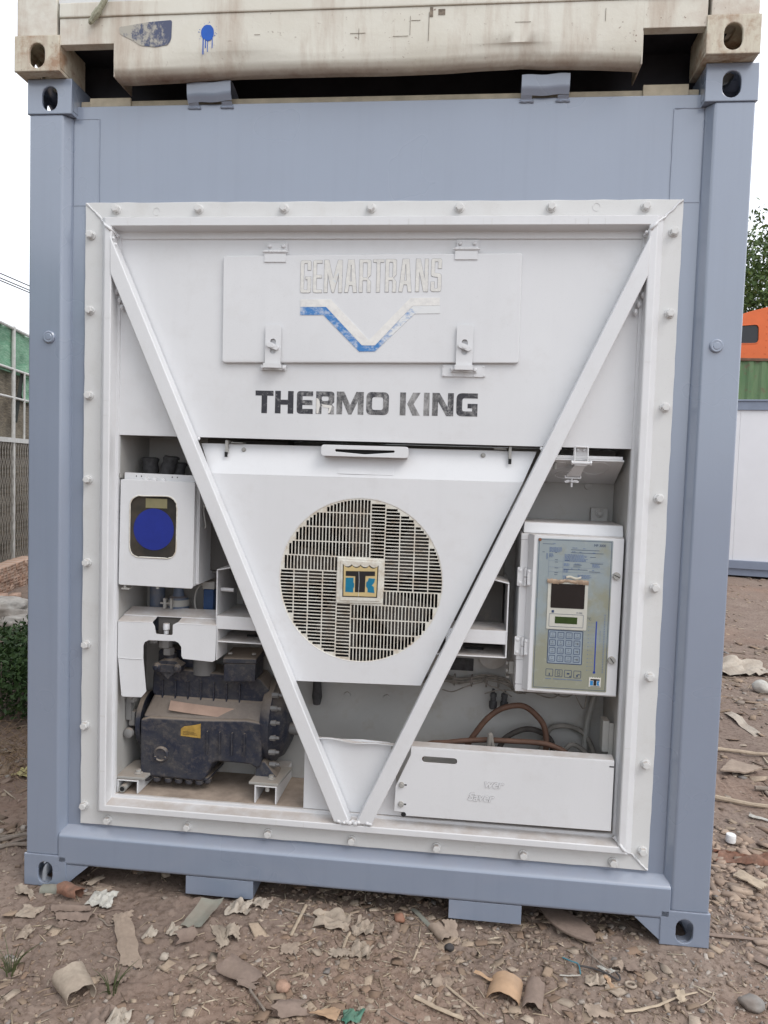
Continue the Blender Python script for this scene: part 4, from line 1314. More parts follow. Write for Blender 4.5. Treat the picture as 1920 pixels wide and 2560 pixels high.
# ------------------------------------------------------------------ tilting bracket with wing nut (upper right)
b = MB()
b.hexa([(.60, .060, 1.6235), (.876, .060, 1.6235), (.8925, .30, 1.545), (.60, .30, 1.545), (.60, .060, 1.6285), (.876, .060, 1.6285), (.8925, .30, 1.551), (.60, .30, 1.551)])
b.box(.60, .872, .0645, .068, 1.6287, 1.640)
tilt = b.build('tilting_plate', WHITE, unit, bevel=.001)
def on_plate(x, t_): return (x, .060+.24*t_, 1.6228-.0785*t_)
for cx_, t0, rx, rt in ((.795, .30, .045, .26), (.700, .62, .034, .16), (.672, .22, .026, .12)):
    ring = [on_plate(cx_+rx*math.cos(a), t0+rt*math.sin(a)) for a in np.linspace(0, 2*math.pi, 25)]
    MB().tube(ring, .0015, 5).build('pressed_ring', WHITE, tilt)
b = MB().tube([(.711, .052, 1.612), (.711, .052, 1.664), (.714, .050, 1.669), (.751, .050, 1.669), (.754, .052, 1.664), (.754, .052, 1.612), (.751, .050, 1.608), (.714, .050, 1.608), (.711, .052, 1.612)], .0032, 8)
b.cyl((.702, .048, 1.6155), (.763, .048, 1.6155), .0065, seg=12)
b.cyl((.762, .048, 1.6155), (.768, .048, 1.6155), .0085, seg=6); b.cyl((.700, .048, 1.6155), (.705, .048, 1.6155), .0085, seg=6)
for x in (.722, .743): b.lathe([(.0055, .066), (.005, .058), (.0005, .0575)], (x, 0, 1.6600), 'y', 10)
b.box(.708, .757, .0665, .069, 1.640, 1.6675)
b.build('swing_clasp', WHITE, unit, bevel=.0008)
b = MB().hexa([(.714, .050, 1.612), (.748, .050, 1.612), (.740, .115, 1.568), (.692, .115, 1.568), (.714, .047, 1.6095), (.748, .047, 1.6095), (.740, .112, 1.5655), (.692, .112, 1.5655)][::1])
b.box(.690, .742, .105, .117, 1.5615, 1.566); b.box(.688, .692, .105, .117, 1.5615, 1.572); b.box(.740, .744, .105, .117, 1.5615, 1.572)
b.build('clasp_arm', WHITE, unit, bevel=.0008)
b = MB().cyl((.713, .110, 1.566), (.713, .110, 1.532), .0038, seg=8)
b.lathe([(.009, 1.548), (.009, 1.5565)], (.713, .110, 0), 'z', 10)
for s in (-1, 1):
    me_pts = [(.713+s*.006, 1.549), (.713+s*.021, 1.546), (.713+s*.026, 1.552), (.713+s*.017, 1.5565), (.713+s*.008, 1.558)]
    b.prism(me_pts if s > 0 else me_pts[::-1], .108, .112)
b.build('wing_nut', WHITE, unit, bevel=.001)
MB().cyl((.652, .085, 1.615), (.652, .085, 1.592), .006, seg=8).build('plate_stud', METAL, unit)
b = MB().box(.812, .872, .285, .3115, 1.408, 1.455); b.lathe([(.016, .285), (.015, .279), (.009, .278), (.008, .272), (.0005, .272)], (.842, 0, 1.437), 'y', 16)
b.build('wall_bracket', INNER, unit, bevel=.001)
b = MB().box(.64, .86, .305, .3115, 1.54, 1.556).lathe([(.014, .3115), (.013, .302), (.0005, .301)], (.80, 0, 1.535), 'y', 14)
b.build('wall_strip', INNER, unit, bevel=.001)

# ------------------------------------------------------------------ wiring, valves and hoses low on the right
WIRE = plain('dusty_wire', (.20, .185, .165), .6, var=.35, scale=50)
random.seed(13)
bun = [(.20, .285, .775), (.294, .285, .789), (.359, .285, .783), (.432, .283, .800), (.521, .280, .797), (.56, .27, .770), (.62, .26, .775), (.72, .27, .788), (.86, .28, .785)]
for k in range(9):
    P = [(x+random.uniform(-.006, .006), y-random.uniform(0, .02), z+random.uniform(-.013, .013)) for x, y, z in bun]
    MB().tube(arc_path(P, 6), .0034, 6).build('wire', WIRE, unit)
for P in ([(.29, .27, .748), (.33, .26, .745), (.38, .27, .765), (.45, .27, .79)], [(.43, .27, .80), (.46, .25, .782), (.50, .25, .770), (.55, .26, .74)], [(.45, .26, .745), (.49, .25, .762), (.54, .25, .766), (.60, .24, .76)],
          [(.60, .24, .80), (.64, .23, .765), (.70, .23, .755), (.74, .24, .79)], [(.655, .22, .81), (.70, .21, .775), (.75, .22, .765), (.80, .23, .80)], [(.76, .2, .81), (.785, .19, .755), (.805, .19, .735), (.815, .2, .80)], [(.57, .23, .81), (.59, .22, .78), (.66, .22, .772), (.76, .23, .80)]):
    MB().tube(arc_path(P, 7), .0025, 6).build('loose_wire', WIRE, unit)
b = MB()
for x in (.335, .40, .455, .50): b.tube([(x+.012*math.cos(a)*.3, .268+.02*math.cos(a), .790+.022*math.sin(a)) for a in np.linspace(0, 6.28, 13)], .0022, 5)
b.build('cable_tie', WIRE, unit)
for x in (.482, .5235):
    b = MB().lathe([(.013, .690), (.015, .700), (.015, .717), (.0105, .720), (.0105, .735), (.0125, .736), (.0125, .748), (.006, .752), (.005, .765)], (x, .26, 0), 'z', 10)
    b.box(x-.008, x+.008, .268, .311, .70, .716)
    b.build('schrader_valve', WRAP, unit, bevel=.0)
MB().box(.318, .405, .3065, .3115, .815, .863).build('data_plate', WRAP, unit, bevel=.001)
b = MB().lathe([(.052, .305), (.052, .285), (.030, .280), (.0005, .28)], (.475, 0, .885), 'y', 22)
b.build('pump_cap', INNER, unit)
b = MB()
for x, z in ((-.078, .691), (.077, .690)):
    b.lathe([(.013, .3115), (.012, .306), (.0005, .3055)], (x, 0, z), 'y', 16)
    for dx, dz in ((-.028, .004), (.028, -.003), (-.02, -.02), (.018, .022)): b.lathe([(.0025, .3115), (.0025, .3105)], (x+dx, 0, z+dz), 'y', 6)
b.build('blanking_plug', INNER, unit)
b = MB().lathe([(.0005, .655), (.014, .66), (.02, .69), (.016, .74), (.022, .80)], (-.19, .27, 0), 'z', 12)
b.build('hanging_valve', WRAP, unit)
MB().box(.856, .878, .10, .15, .612, .722).box(.878, .8945, .10, .106, .60, .715).build('latch_bracket', METAL, unit, bevel=.002)
MB().tube(arc_path([(.826, .27, .40), (.829, .27, .612), (.842, .27, .71), (.862, .28, .775)]), .011, 8).build('conduit', METAL, unit)
BROWN_HOSE = plain('brown_rubber_hose', (.115, .062, .042), .65, var=.25, scale=25)
BLACK_HOSE = plain('dusty_black_hose', (.055, .047, .042), .7, var=.35, scale=25)
GREY_HOSE = plain('dusty_grey_hose', (.22, .205, .185), .7, var=.25, scale=25)
def hose(name, pts, r, mat, label, cat='hose'):
    return tag(MB().tube(arc_path(pts, 9), r*.85, 12).build(name, mat), label, cat)
Z0 = .3475
hose('power_cable', [(.36, .19, Z0+.013), (.352, .2, .45), (.384, .2, .549), (.422, .2, .617), (.467, .2, .677), (.521, .205, .713), (.591, .21, .722), (.648, .21, .681), (.673, .21, .635), (.676, .2, .56), (.65, .19, .45), (.60, .17, Z0+.012)], .0125, BROWN_HOSE, 'brown rubber power cable arching high behind the lower cover', 'cable')
hose('power_cable', [(.20, .10, Z0+.012), (.215, .13, .46), (.238, .15, .567), (.320, .15, .589), (.437, .15, .606), (.553, .15, .610), (.646, .15, .610), (.700, .15, .600), (.747, .15, .574), (.79, .15, .50), (.80, .14, Z0+.012)], .0115, BROWN_HOSE, 'brown cable running nearly level just above the lower cover', 'cable')
hose('power_cable', [(.50, .23, Z0+.012), (.500, .24, .46), (.512, .24, .550), (.541, .245, .593), (.603, .25, .623), (.658, .25, .617), (.698, .25, .588), (.707, .245, .54), (.69, .24, .44), (.66, .24, Z0+.012)], .0125, BLACK_HOSE, 'dusty black cable in a low arch beside the brown one', 'cable')
hose('power_cable', [(.70, .275, Z0+.012), (.665, .28, .50), (.692, .28, .610), (.735, .28, .634), (.790, .28, .629), (.829, .27, .605), (.858, .25, .545), (.868, .23, .45), (.855, .2, Z0+.012)], .0115, GREY_HOSE, 'grey cable looping in the far right corner behind the cover', 'cable')
hose('power_cable', [(.43, .10, Z0+.012), (.445, .11, .48), (.459, .12, .550), (.466, .12, .605), (.470, .12, .640), (.478, .125, .604), (.493, .13, .556), (.51, .14, .46), (.52, .15, Z0+.012)], .0095, GREY_HOSE, 'grey cable bent in a narrow upright loop left of the arches', 'cable')
hose('power_cable', [(.72, .2, Z0+.012), (.725, .22, .50), (.76, .22, .580), (.80, .22, .578), (.835, .21, .54), (.85, .19, .46), (.84, .17, Z0+.012)], .0105, GREY_HOSE, 'grey cable in a small low loop inside the corner loop', 'cable')
# ------------------------------------------------------------------ rusty cream container stacked on top (front face at y = -0.05)
t = NT('rusted_cream_paint')
n_st = t.noise(1.0, 7, .68, sc=(9, 9, 1.3))
n_b = t.noise(3.0, 6, .65)
n_f = t.noise(60, 5, .7)
base = t.mix(t.ramp(n_b, [(.3, 0.0), (.7, 1.0)]), (.70, .69, .625), (.62, .595, .515))
base = t.mix(t.math('MULTIPLY', t.ramp(n_st, [(.50, 0.0), (.68, 1.0)]), .55), base, (.36, .26, .19))
g = t.n.new('ShaderNodeSeparateXYZ'); t.l.new(t.tc.outputs['Object'], g.inputs[0])
ends = t.n.new('ShaderNodeMapRange'); t.l.new(t.math('ABSOLUTE', t.math('ADD', g.outputs[0], .02)), ends.inputs[0])
ends.inputs[1].default_value = .70; ends.inputs[2].default_value = 1.18
n_c = t.noise(5, 7, .7)
base = t.mix(t.math('MULTIPLY', t.math('MULTIPLY', ends.outputs[0], t.ramp(n_c, [(.46, 0.0), (.66, 1.0)])), .5), base, (.34, .21, .14))
lowr = t.n.new('ShaderNodeMapRange'); t.l.new(g.outputs[2], lowr.inputs[0])
lowr.inputs[1].default_value = 2.900; lowr.inputs[2].default_value = 2.868
base = t.mix(t.math('MULTIPLY', lowr.outputs[0], t.ramp(n_c, [(.3, .35), (.6, .95)])), base, (.17, .105, .075))
base = t.mix(t.math('MULTIPLY', t.ramp(n_f, [(.64, 0.0), (.70, 1.0)]), t.ramp(n_b, [(.45, .1), (.6, .9)])), base, (.16, .09, .06))
old_base = base
OLD_CREAM = t.done(base, .6, normal=t.bump(n_f, .25, .002, t.bump(n_b, .3, .012)))
t = NT('rusted_cream_fitting')
n_c = t.noise(11, 7, .7); n_f = t.noise(60, 5, .7); n_v = t.noise(1.0, 6, .7, sc=(30, 30, 6))
base = t.mix(t.ramp(n_v, [(.45, 0.0), (.68, .7)]), (.58, .54, .44), (.40, .31, .24))
base = t.mix(t.math('MULTIPLY', t.ramp(n_c, [(.48, 0.0), (.64, 1.0)]), .8), base, (.30, .165, .09))
base = t.mix(t.math('MULTIPLY', t.ramp(n_f, [(.62, 0.0), (.70, 1.0)]), .6), base, (.14, .08, .055))
OLD_FITTING = t.done(base, .65, normal=t.bump(n_f, .3, .002))
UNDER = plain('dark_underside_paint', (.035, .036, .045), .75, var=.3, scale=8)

top = thing('stacked_container', (-.02, -.05, 2.889), 'rust-stained cream container stacked on the blue-grey one, with a blue paint splat', 'shipping container', )
TX, TY, TZ = -.0185, -.05, 2.8895
put_castings(top, TX-1.219, TX+1.219, TY, TY+6.058, TZ, TZ+2.591, OLD_FITTING)
for s in (-1, 1):
    x = TX+s*1.219
    MB().prism([(x-s*.005, TY+.006), (x-s*.150, TY+.006), (x-s*.150, TY+.11), (x-s*.005, TY+.11)], TZ+.117, TZ+2.474, 'xy').build('corner_post', OLD_CREAM, top, bevel=.006)
# door sill with a wavy, dented lower lip
def zb(x):
    return np.interp(x, [-.885, -.849, -.70, -.473, -.2, .035, .25, .40, .479, .56, .70, .83, .847], [2.866, 2.862, 2.868, 2.880, 2.876, 2.876, 2.880, 2.889, 2.893, 2.884, 2.880, 2.873, 2.870])
def sill(u, v):
    x = .8475-1.7325*u
    z1 = float(zb(x))
    dent = .010*math.exp(-((x-.46)/.10)**2) + .006*math.exp(-((x+.47)/.16)**2) + .002*math.sin(x*9)
    P = [(3.062, .0), (2.945, .001), (z1+.050, .002+dent*.6), (z1+.026, .006+dent), (z1+.008, .018+dent), (z1, .034+dent), (z1+.002, .060+dent)]
    n = len(P)-1
    k = min(int(v*n), n-1); q = v*n-k
    z = P[k][0]*(1-q)+P[k+1][0]*q; y = P[k][1]*(1-q)+P[k+1][1]*q
    return (x, TY+.006+y, z)
MB().grid(sill, 70, 18, .005).build('door_sill', OLD_CREAM, top, angle=45)
for x0, x1 in ((TX-1.059, -.884), (.8465, TX+1.059)):
    b = MB().box(x0, x1, TY+.0065, TY+.013, 2.976, 3.0625)
    b.box(x0, x1, TY+.0135, TY+.045, 2.976, 2.981)
    x = -.889 if x0 < 0 else .8465
    b.box(x, x+.005, TY+.0135, TY+.15, 2.870, 2.9755)
    b.build('sill_end', OLD_CREAM, top, bevel=.003)
MB().box(TX-1.059, TX+1.059, TY+.0005, TY+.11, 3.063, 3.112).build('door_threshold', OLD_CREAM, top, bevel=.006)
for x0, x1 in ((TX-1.066, TX-.003), (TX+.003, TX+1.066)):
    d = MB().box(x0, x1, TY+.030, TY+.075, 3.120, 5.33)
    d = d.build('door_leaf', OLD_CREAM, top, bevel=.004)
    MB().box(x0, x1, TY+.012, TY+.0295, 3.1135, 3.128).build('door_gasket', WHITE_FLANGE, d, bevel=.002)
    for x in (x0+.26, x1-.26):
        MB().cyl((x, TY+.005, 3.145), (x, TY+.005, 5.40), .017, seg=12).box(x-.03, x+.03, TY-.006, TY+.028, 3.70, 3.76).box(x-.03, x+.03, TY-.006, TY+.028, 4.80, 4.86).build('lock_rod', OLD_CREAM, d)
MB().box(TX-1.066, TX+1.066, TY+.012, TY+.11, 5.335, 5.47).build('door_header', OLD_CREAM, top, bevel=.006)
b = MB()
for s in (-1, 1):
    n = 60
    v = [(TX+s*(1.212-(0.0, 0.0, .03, .03)[k % 4]), TY+.112+k*5.85/(n-1), z) for z in (TZ+.15, TZ+2.50) for k in range(n)]
    b.add(v, [(k, k+1, n+k+1, n+k) for k in range(n-1)])
    b.box(min(TX+s*1.214, TX+s*1.16), max(TX+s*1.214, TX+s*1.16), TY+.18, TY+5.88, TZ+.012, TZ+.16)
    b.box(min(TX+s*1.214, TX+s*1.16), max(TX+s*1.214, TX+s*1.16), TY+.18, TY+5.88, TZ+2.48, TZ+2.58)
b.box(TX-1.17, TX+1.17, TY+5.97, TY+6.03, TZ+.02, TZ+2.5)
b.build('body_side', OLD_CREAM, top)
MB().box(TX-1.2, TX+1.2, TY+.1, TY+6.0, TZ+2.545, TZ+2.565).build('roof', OLD_CREAM, top)
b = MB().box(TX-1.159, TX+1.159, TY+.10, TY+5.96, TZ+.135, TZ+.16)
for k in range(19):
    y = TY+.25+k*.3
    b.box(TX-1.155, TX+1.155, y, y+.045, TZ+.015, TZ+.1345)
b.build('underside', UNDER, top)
# marks on the sill
def blob(cx_, cz_, r, n, j, seed, sx_=1, sz_=1):
    random.seed(seed)
    return [(cx_+sx_*r*(1+random.uniform(-j, j))*math.cos(2*math.pi*k/n), cz_+sz_*r*(1+random.uniform(-j, j))*math.sin(2*math.pi*k/n)) for k in range(n)]
SPLAT = plain('blue_spray_paint', (.008, .095, .46), .45, var=.1)
pl = [([rnd(blob(-.559, 3.002, .0225, 18, .10, 3, 1, 1.15), .004)], TY+.0050, .0008)]
for x, z0, z1, w in ((-.574, 2.999, 2.932, .0036), (-.566, 2.99, 2.953, .003), (-.559, 2.985, 2.940, .0022), (-.543, 3.0, 2.952, .0026)):
    pl.append(([slot(x, (z0+z1)/2, w, z0-z1)], TY+.0053+.0001*len(pl), .0007))
for k in range(14):
    random.seed(k+50)
    a, r = random.uniform(0, 6.28), random.uniform(.026, .036)
    pl.append(([circ(-.559+r*math.cos(a), 3.004+.9*r*math.sin(a), random.uniform(.0006, .0016), 6)], TY+.0056, .0004))
join_plates('paint_splat', pl, SPLAT, top)
t = NT('scuffed_navy_patch')
n1 = t.noise(38, 7, .75, sc=(1, 1, .8)); g = t.n.new('ShaderNodeSeparateXYZ'); t.l.new(t.tc.outputs['Object'], g.inputs[0])
m_ = t.n.new('ShaderNodeMapRange'); t.l.new(g.outputs[0], m_.inputs[0]); m_.inputs[1].default_value = -.70; m_.inputs[2].default_value = -.85; m_.inputs[3].default_value = -.10; m_.inputs[4].default_value = .18
c = t.mix(t.ramp(t.math('ADD', n1, m_.outputs[0]), [(.47, 0.0), (.60, 1.0)]), (.07, .085, .15), (.40, .38, .33))
plate('scuffed_sticker', [rnd([(-.868, 3.028), (-.862, 3.005), (-.845, 2.996), (-.82, 2.985), (-.79, 2.966), (-.74, 2.960), (-.695, 2.966), (-.684, 2.985), (-.682, 3.046), (-.76, 3.042)], .008)], TY+.0052, .0007, t.done(c, .6), top)
SCRATCH = plain('dark_scratch', (.20, .165, .13), .8, var=.5, scale=70)
b = MB()
random.seed(31)
for x, z, w, h in ((-.08, 2.985, .05, .0012), (-.052, 2.965, .0012, .035), (.115, 2.975, .0010, .06), (.118, 3.02, .03, .0010), (.175, 2.955, .0016, .09), (.06, 2.972, .05, .0010), (.205, 3.035, .022, .018), (.178, 3.03, .010, .03), (.45, 3.005, .05, .0009), (-.40, 2.99, .02, .0010), (.73, 3.0, .0012, .04)):
    b.box(x, x+w, TY+.0048, TY+.0056, z, z+h)
tag(b.build('scratch', SCRATCH, top), kind='stuff')
rope = MB().tube(arc_path([(-.892, TY-.004, 3.16), (-.905, TY-.014, 3.112), (-.930, TY-.012, 3.075), (-.958, TY-.008, 3.043), (-.966, TY-.008, 3.034)], 6), [.0075]*6+[.009]*6+[.012]*4+[.009]*4+[.006]*3+[.004, .002], 8)
tag(rope.build('cord_end', plain('grey_green_cord', (.33, .33, .25), .9, var=.3, scale=120)), 'frayed grey-green cord end hanging from the upper door sill', 'cord')

# ------------------------------------------------------------------ ground: one sheet, fine near the camera
rng = np.random.default_rng(5)
def vnoise(x, y, scale, seed):
    r = np.random.default_rng(seed)
    T = r.random((256, 256))
    X, Y = x*scale, y*scale
    xi, yi = np.floor(X).astype(int), np.floor(Y).astype(int)
    fx, fy = X-xi, Y-yi
    fx, fy = fx*fx*(3-2*fx), fy*fy*(3-2*fy)
    a = T[xi % 256, yi % 256]; b_ = T[(xi+1) % 256, yi % 256]; c_ = T[xi % 256, (yi+1) % 256]; d_ = T[(xi+1) % 256, (yi+1) % 256]
    return (a*(1-fx)+b_*fx)*(1-fy)+(c_*(1-fx)+d_*fx)*fy - .5
def ground_h(x, y):
    x = np.asarray(x, float); y = np.asarray(y, float)
    h = .05*vnoise(x, y, .45, 1) + .022*vnoise(x+7, y, 2.1, 2) + .014*vnoise(x, y+3, 6.3, 3)
    h += .009*vnoise(x, y, 15, 4) + .006*np.abs(vnoise(x, y, 37, 5))*2 + .0045*vnoise(x, y, 71, 6)
    h += .10*vnoise(x, y, .12, 9)*np.clip((np.hypot(x, y)-4)/8, 0, 1)
    n = vnoise(x, y, 24, 8)
    h += .010*np.clip(n-.22, 0, .3)/.3
    # flat under the container's own feet, a little mound against the right fitting
    foot = np.clip(1-np.minimum(np.hypot((np.abs(x)-1.14)/.20, (y-.10)/.24), 9), 0, 1)
    h = h*(1-.8*np.clip(foot*1.6, 0, 1)) + .006*np.exp(-((x-1.16)/.25)**2-((y+.03)/.2)**2)
    inside = (np.abs(x) < 1.15) & (y > .05)
    h = np.where(inside, np.minimum(h, -.002), h)
    return h - .004
def axis(fine0, fine1, step, lo, hi, g=1.09):
    a = list(np.arange(fine0, fine1, step))
    s, x = step, fine1
    while x < hi: a.append(x); s *= g; x += s
    s, x = step, fine0-step
    left = []
    while x > lo: left.append(x); s *= g; x -= s
    return np.array(left[::-1]+a+[hi] if True else a)
gx = axis(-1.75, 2.0, .0072, -900, 900)
gy = axis(-.95, .45, .0072, -900, 900, 1.055)
GX, GY = np.meshgrid(gx, gy)
GZ = ground_h(GX, GY)
far_ = np.clip((np.hypot(GX, GY)-40)/60, 0, 1)
GZ = GZ*(1-far_)
nx_, ny_ = len(gx), len(gy)
co = np.stack([GX, GY, GZ], -1).reshape(-1, 3).astype(np.float32)
idx = np.arange(nx_*ny_).reshape(ny_, nx_)
quads = np.stack([idx[:-1, :-1], idx[:-1, 1:], idx[1:, 1:], idx[1:, :-1]], -1).reshape(-1, 4)
def np_mesh(name, co, faces, k, smooth=True):
    me = bpy.data.meshes.new(name)
    me.vertices.add(len(co)); me.vertices.foreach_set('co', np.ascontiguousarray(co, dtype=np.float32).ravel())
    me.loops.add(faces.size); me.loops.foreach_set('vertex_index', np.ascontiguousarray(faces, dtype=np.int32).ravel())
    me.polygons.add(len(faces)); me.polygons.foreach_set('loop_start', np.arange(0, faces.size, k, dtype=np.int32))
    me.polygons.foreach_set('loop_total', np.full(len(faces), k, dtype=np.int32))
    me.update(calc_edges=True)
    if smooth: me.shade_smooth()
    return me
t = NT('dry_brown_dirt')
n1 = t.noise(1.3, 6, .6); n2 = t.noise(7, 7, .65); n3 = t.noise(42, 7, .7); n4 = t.noise(190, 4, .65)
c = t.mix(t.ramp(n1, [(.32, 0.0), (.68, 1.0)]), (.208, .154, .128), (.268, .209, .173))
c = t.mix(t.math('MULTIPLY', t.ramp(n2, [(.45, 0.0), (.68, 1.0)]), .50), c, (.31, .25, .205))
c = t.mix(t.math('MULTIPLY', t.ramp(n3, [(.48, 0.0), (.62, 1.0)]), .72), c, (.125, .090, .070))
c = t.mix(t.math('MULTIPLY', t.ramp(n4, [(.58, 0.0), (.70, 1.0)]), .35), c, (.37, .315, .265))
n5 = t.noise(.55, 3, .5)
c = t.mix(t.math('MULTIPLY', t.ramp(n5, [(.50, 0.0), (.72, 1.0)]), .35), c, (.33, .19, .125))
nb = t.bump(n4, .5, .003, t.bump(n3, .7, .008, t.bump(n2, .4, .02)))
DIRT = t.done(c, .95, spec=.15, normal=nb)
ground = link('ground', np_mesh('ground', co, quads, 4), DIRT)
tag(ground, kind='structure')
def gz(x, y): return float(ground_h(x, y))

# ------------------------------------------------------------------ small litter nobody could count: chips, pebbles, straw
def scatter(name, n, region, size, flat, colors, seed, dens=None, verts8=True, long=1.0, lift=.25):
    r = np.random.default_rng(seed)
    xs, ys = [], []
    while len(xs) < n:
        x = r.uniform(region[0], region[1], 4*n); y = r.uniform(region[2], region[3], 4*n)
        ok = np.ones(len(x), bool) if dens is None else r.random(len(x)) < dens(x, y)
        ok &= ~((np.abs(x) < 1.23) & (y > .17) & (y < 12.2))
        ok &= ~((np.abs(np.abs(x)-1.138) < .10) & (y > -.012) & (y < .19))
        xs += list(x[ok]); ys += list(y[ok])
    x, y = np.array(xs[:n]), np.array(ys[:n])
    s = size[0]*(size[1]/size[0])**(r.random(n)**2.6)
    ang = r.uniform(0, 2*np.pi, n)
    base = np.array([[-1, -1, -1], [1, -1, -1], [1, 1, -1], [-1, 1, -1], [-1, -1, 1], [1, -1, 1], [1, 1, 1], [-1, 1, 1]], float)
    P = np.repeat(base[None], n, 0)+r.uniform(-.45, .45, (n, 8, 3))
    P[:, 4:, :2] *= r.uniform(.45, .95, (n, 1, 2))
    P[:, :, 0] *= (s*long*r.uniform(.8, 1.5, n))[:, None]; P[:, :, 1] *= (s*r.uniform(.5, .95, n))[:, None]
    P[:, :, 2] *= (np.minimum(s, s)*flat*r.uniform(.6, 1.4, n))[:, None]
    tx, ty = r.normal(0, .16, n), r.normal(0, .16, n)
    z = P[:, :, 2]+P[:, :, 0]*tx[:, None]+P[:, :, 1]*ty[:, None]
    ca, sa = np.cos(ang)[:, None], np.sin(ang)[:, None]
    X = P[:, :, 0]*ca-P[:, :, 1]*sa+x[:, None]; Y = P[:, :, 0]*sa+P[:, :, 1]*ca+y[:, None]
    Z = z+ground_h(x, y)[:, None]+(s*flat*lift*2)[:, None]
    co = np.stack([X, Y, Z], -1).reshape(-1, 3)
    fb = np.array([[3, 2, 1, 0], [4, 5, 6, 7], [0, 1, 5, 4], [1, 2, 6, 5], [2, 3, 7, 6], [3, 0, 4, 7]])
    faces = (fb[None]+8*np.arange(n)[:, None, None]).reshape(-1, 4)
    me = np_mesh(name, co, faces, 4, smooth=False)
    at_ = me.color_attributes.new('tone', 'FLOAT_COLOR', 'CORNER')
    pal = np.array(colors)
    k = r.integers(0, len(pal), n)
    cc = pal[k]*r.uniform(.8, 1.2, (n, 1))
    full = np.concatenate([np.repeat(cc, 24, 0), np.ones((n*24, 1))], 1).astype(np.float32)
    at_.data.foreach_set('color', full.ravel())
    o = link(name, me, LITTER)
    return tag(o, kind='stuff')
t = NT('litter_pieces')
a_ = t.n.new('ShaderNodeVertexColor'); a_.layer_name = 'tone'
c = t.mix(t.math('MULTIPLY', t.ramp(t.noise(90, 5, .7), [(.4, 0.0), (.7, 1.0)]), .5), a_.outputs[0], (.24, .18, .14))
LITTER = t.done(c, .9, spec=.2)
DIRTC = [(.25, .185, .145), (.29, .225, .18), (.20, .15, .115), (.33, .27, .22)]
STONEC = [(.27, .23, .195), (.34, .30, .265), (.30, .225, .18), (.25, .235, .225), (.40, .36, .32)]
LEAFC = [(.30, .225, .165), (.36, .285, .215), (.23, .16, .115), (.42, .35, .28)]
STRAWC = [(.40, .33, .24), (.30, .23, .165), (.46, .40, .31), (.19, .145, .11)]
def d_right(x, y): return np.clip(.10 + .9*np.exp(-((x-1.15)/.40)**2-((y+.12)/.35)**2) + .75*(x > 1.22), 0, 1)
def d_all(x, y): return np.clip(.55+1.6*vnoise(x, y, 1.7, 77), .05, 1)
def d_sides(x, y): return np.where(np.abs(x) > 1.2, 1.0, .0)*np.clip(1.25-y/14, .1, 1)*np.clip(.7+1.4*vnoise(x, y, 1.3, 78), .1, 1)
near = (-1.9, 2.1, -1.25, .42)
scatter('clod', 9000, near, (.0020, .0095), .55, DIRTC, 1, d_all)
scatter('pebble', 3800, near, (.0020, .0115), .32, STONEC, 2, d_right)
scatter('leaf_crumb', 4800, near, (.004, .024), .09, LEAFC, 3, d_all, lift=.8)
scatter('straw_bit', 3100, near, (.0010, .0026), .8, STRAWC, 4, d_all, long=13, lift=.9)
wide = (-4.2, 6.2, .3, 11)
scatter('far_pebble', 9000, wide, (.004, .028), .30, STONEC+DIRTC, 5, d_sides)
scatter('far_leaf_crumb', 5000, wide, (.008, .045), .10, LEAFC, 6, d_sides, lift=.8)
scatter('far_straw_bit', 2600, wide, (.0018, .005), .8, STRAWC, 7, d_sides, long=16, lift=.9)
def d_heap(x, y): return np.exp(-((x-1.50)/.22)**2-((y-.48)/.34)**2)
scatter('rubble_chip', 900, (1.24, 2.0, -.1, 1.1), (.006, .030), .26, [(.36, .27, .21), (.40, .31, .24), (.30, .235, .19)], 8, d_heap)
# ------------------------------------------------------------------ litter that can be picked up piece by piece
def litter_mat(name, col, var=.18, scale=45, rough=.85):
    t = NT(name)
    n1 = t.noise(scale, 6, .7); n2 = t.noise(9, 4)
    c = t.mix(t.ramp(n1, [(.3, 0.0), (.7, 1.0)]), tuple(v*(1-var) for v in col), tuple(min(1, v*(1+var)) for v in col))
    c = t.mix(t.math('MULTIPLY', t.ramp(n2, [(.45, 0.0), (.7, 1.0)]), .45), c, (.26, .20, .16))
    return t.done(c, rough, spec=.25, normal=t.bump(n1, .3, .002))
L_TAN = litter_mat('dusty_cardboard', (.34, .27, .215))
L_PALE = litter_mat('pale_paper', (.43, .38, .32))
L_BROWN = litter_mat('dry_bark_brown', (.235, .18, .15))
L_ORANGE = litter_mat('tan_veneer', (.46, .31, .20), var=.08)
L_GREYGREEN = litter_mat('grey_green_leaf', (.235, .24, .205), var=.1)
L_RUST = litter_mat('rust_red_bark', (.20, .10, .068), var=.5)
L_WHITE = litter_mat('dirty_white_plastic', (.48, .47, .43))
L_WOOD = litter_mat('pale_split_wood', (.44, .36, .27))
L_GREYWOOD = litter_mat('grey_weathered_twig', (.24, .205, .175), var=.3)
L_CREAMPEEL = litter_mat('cream_peel', (.37, .31, .25))

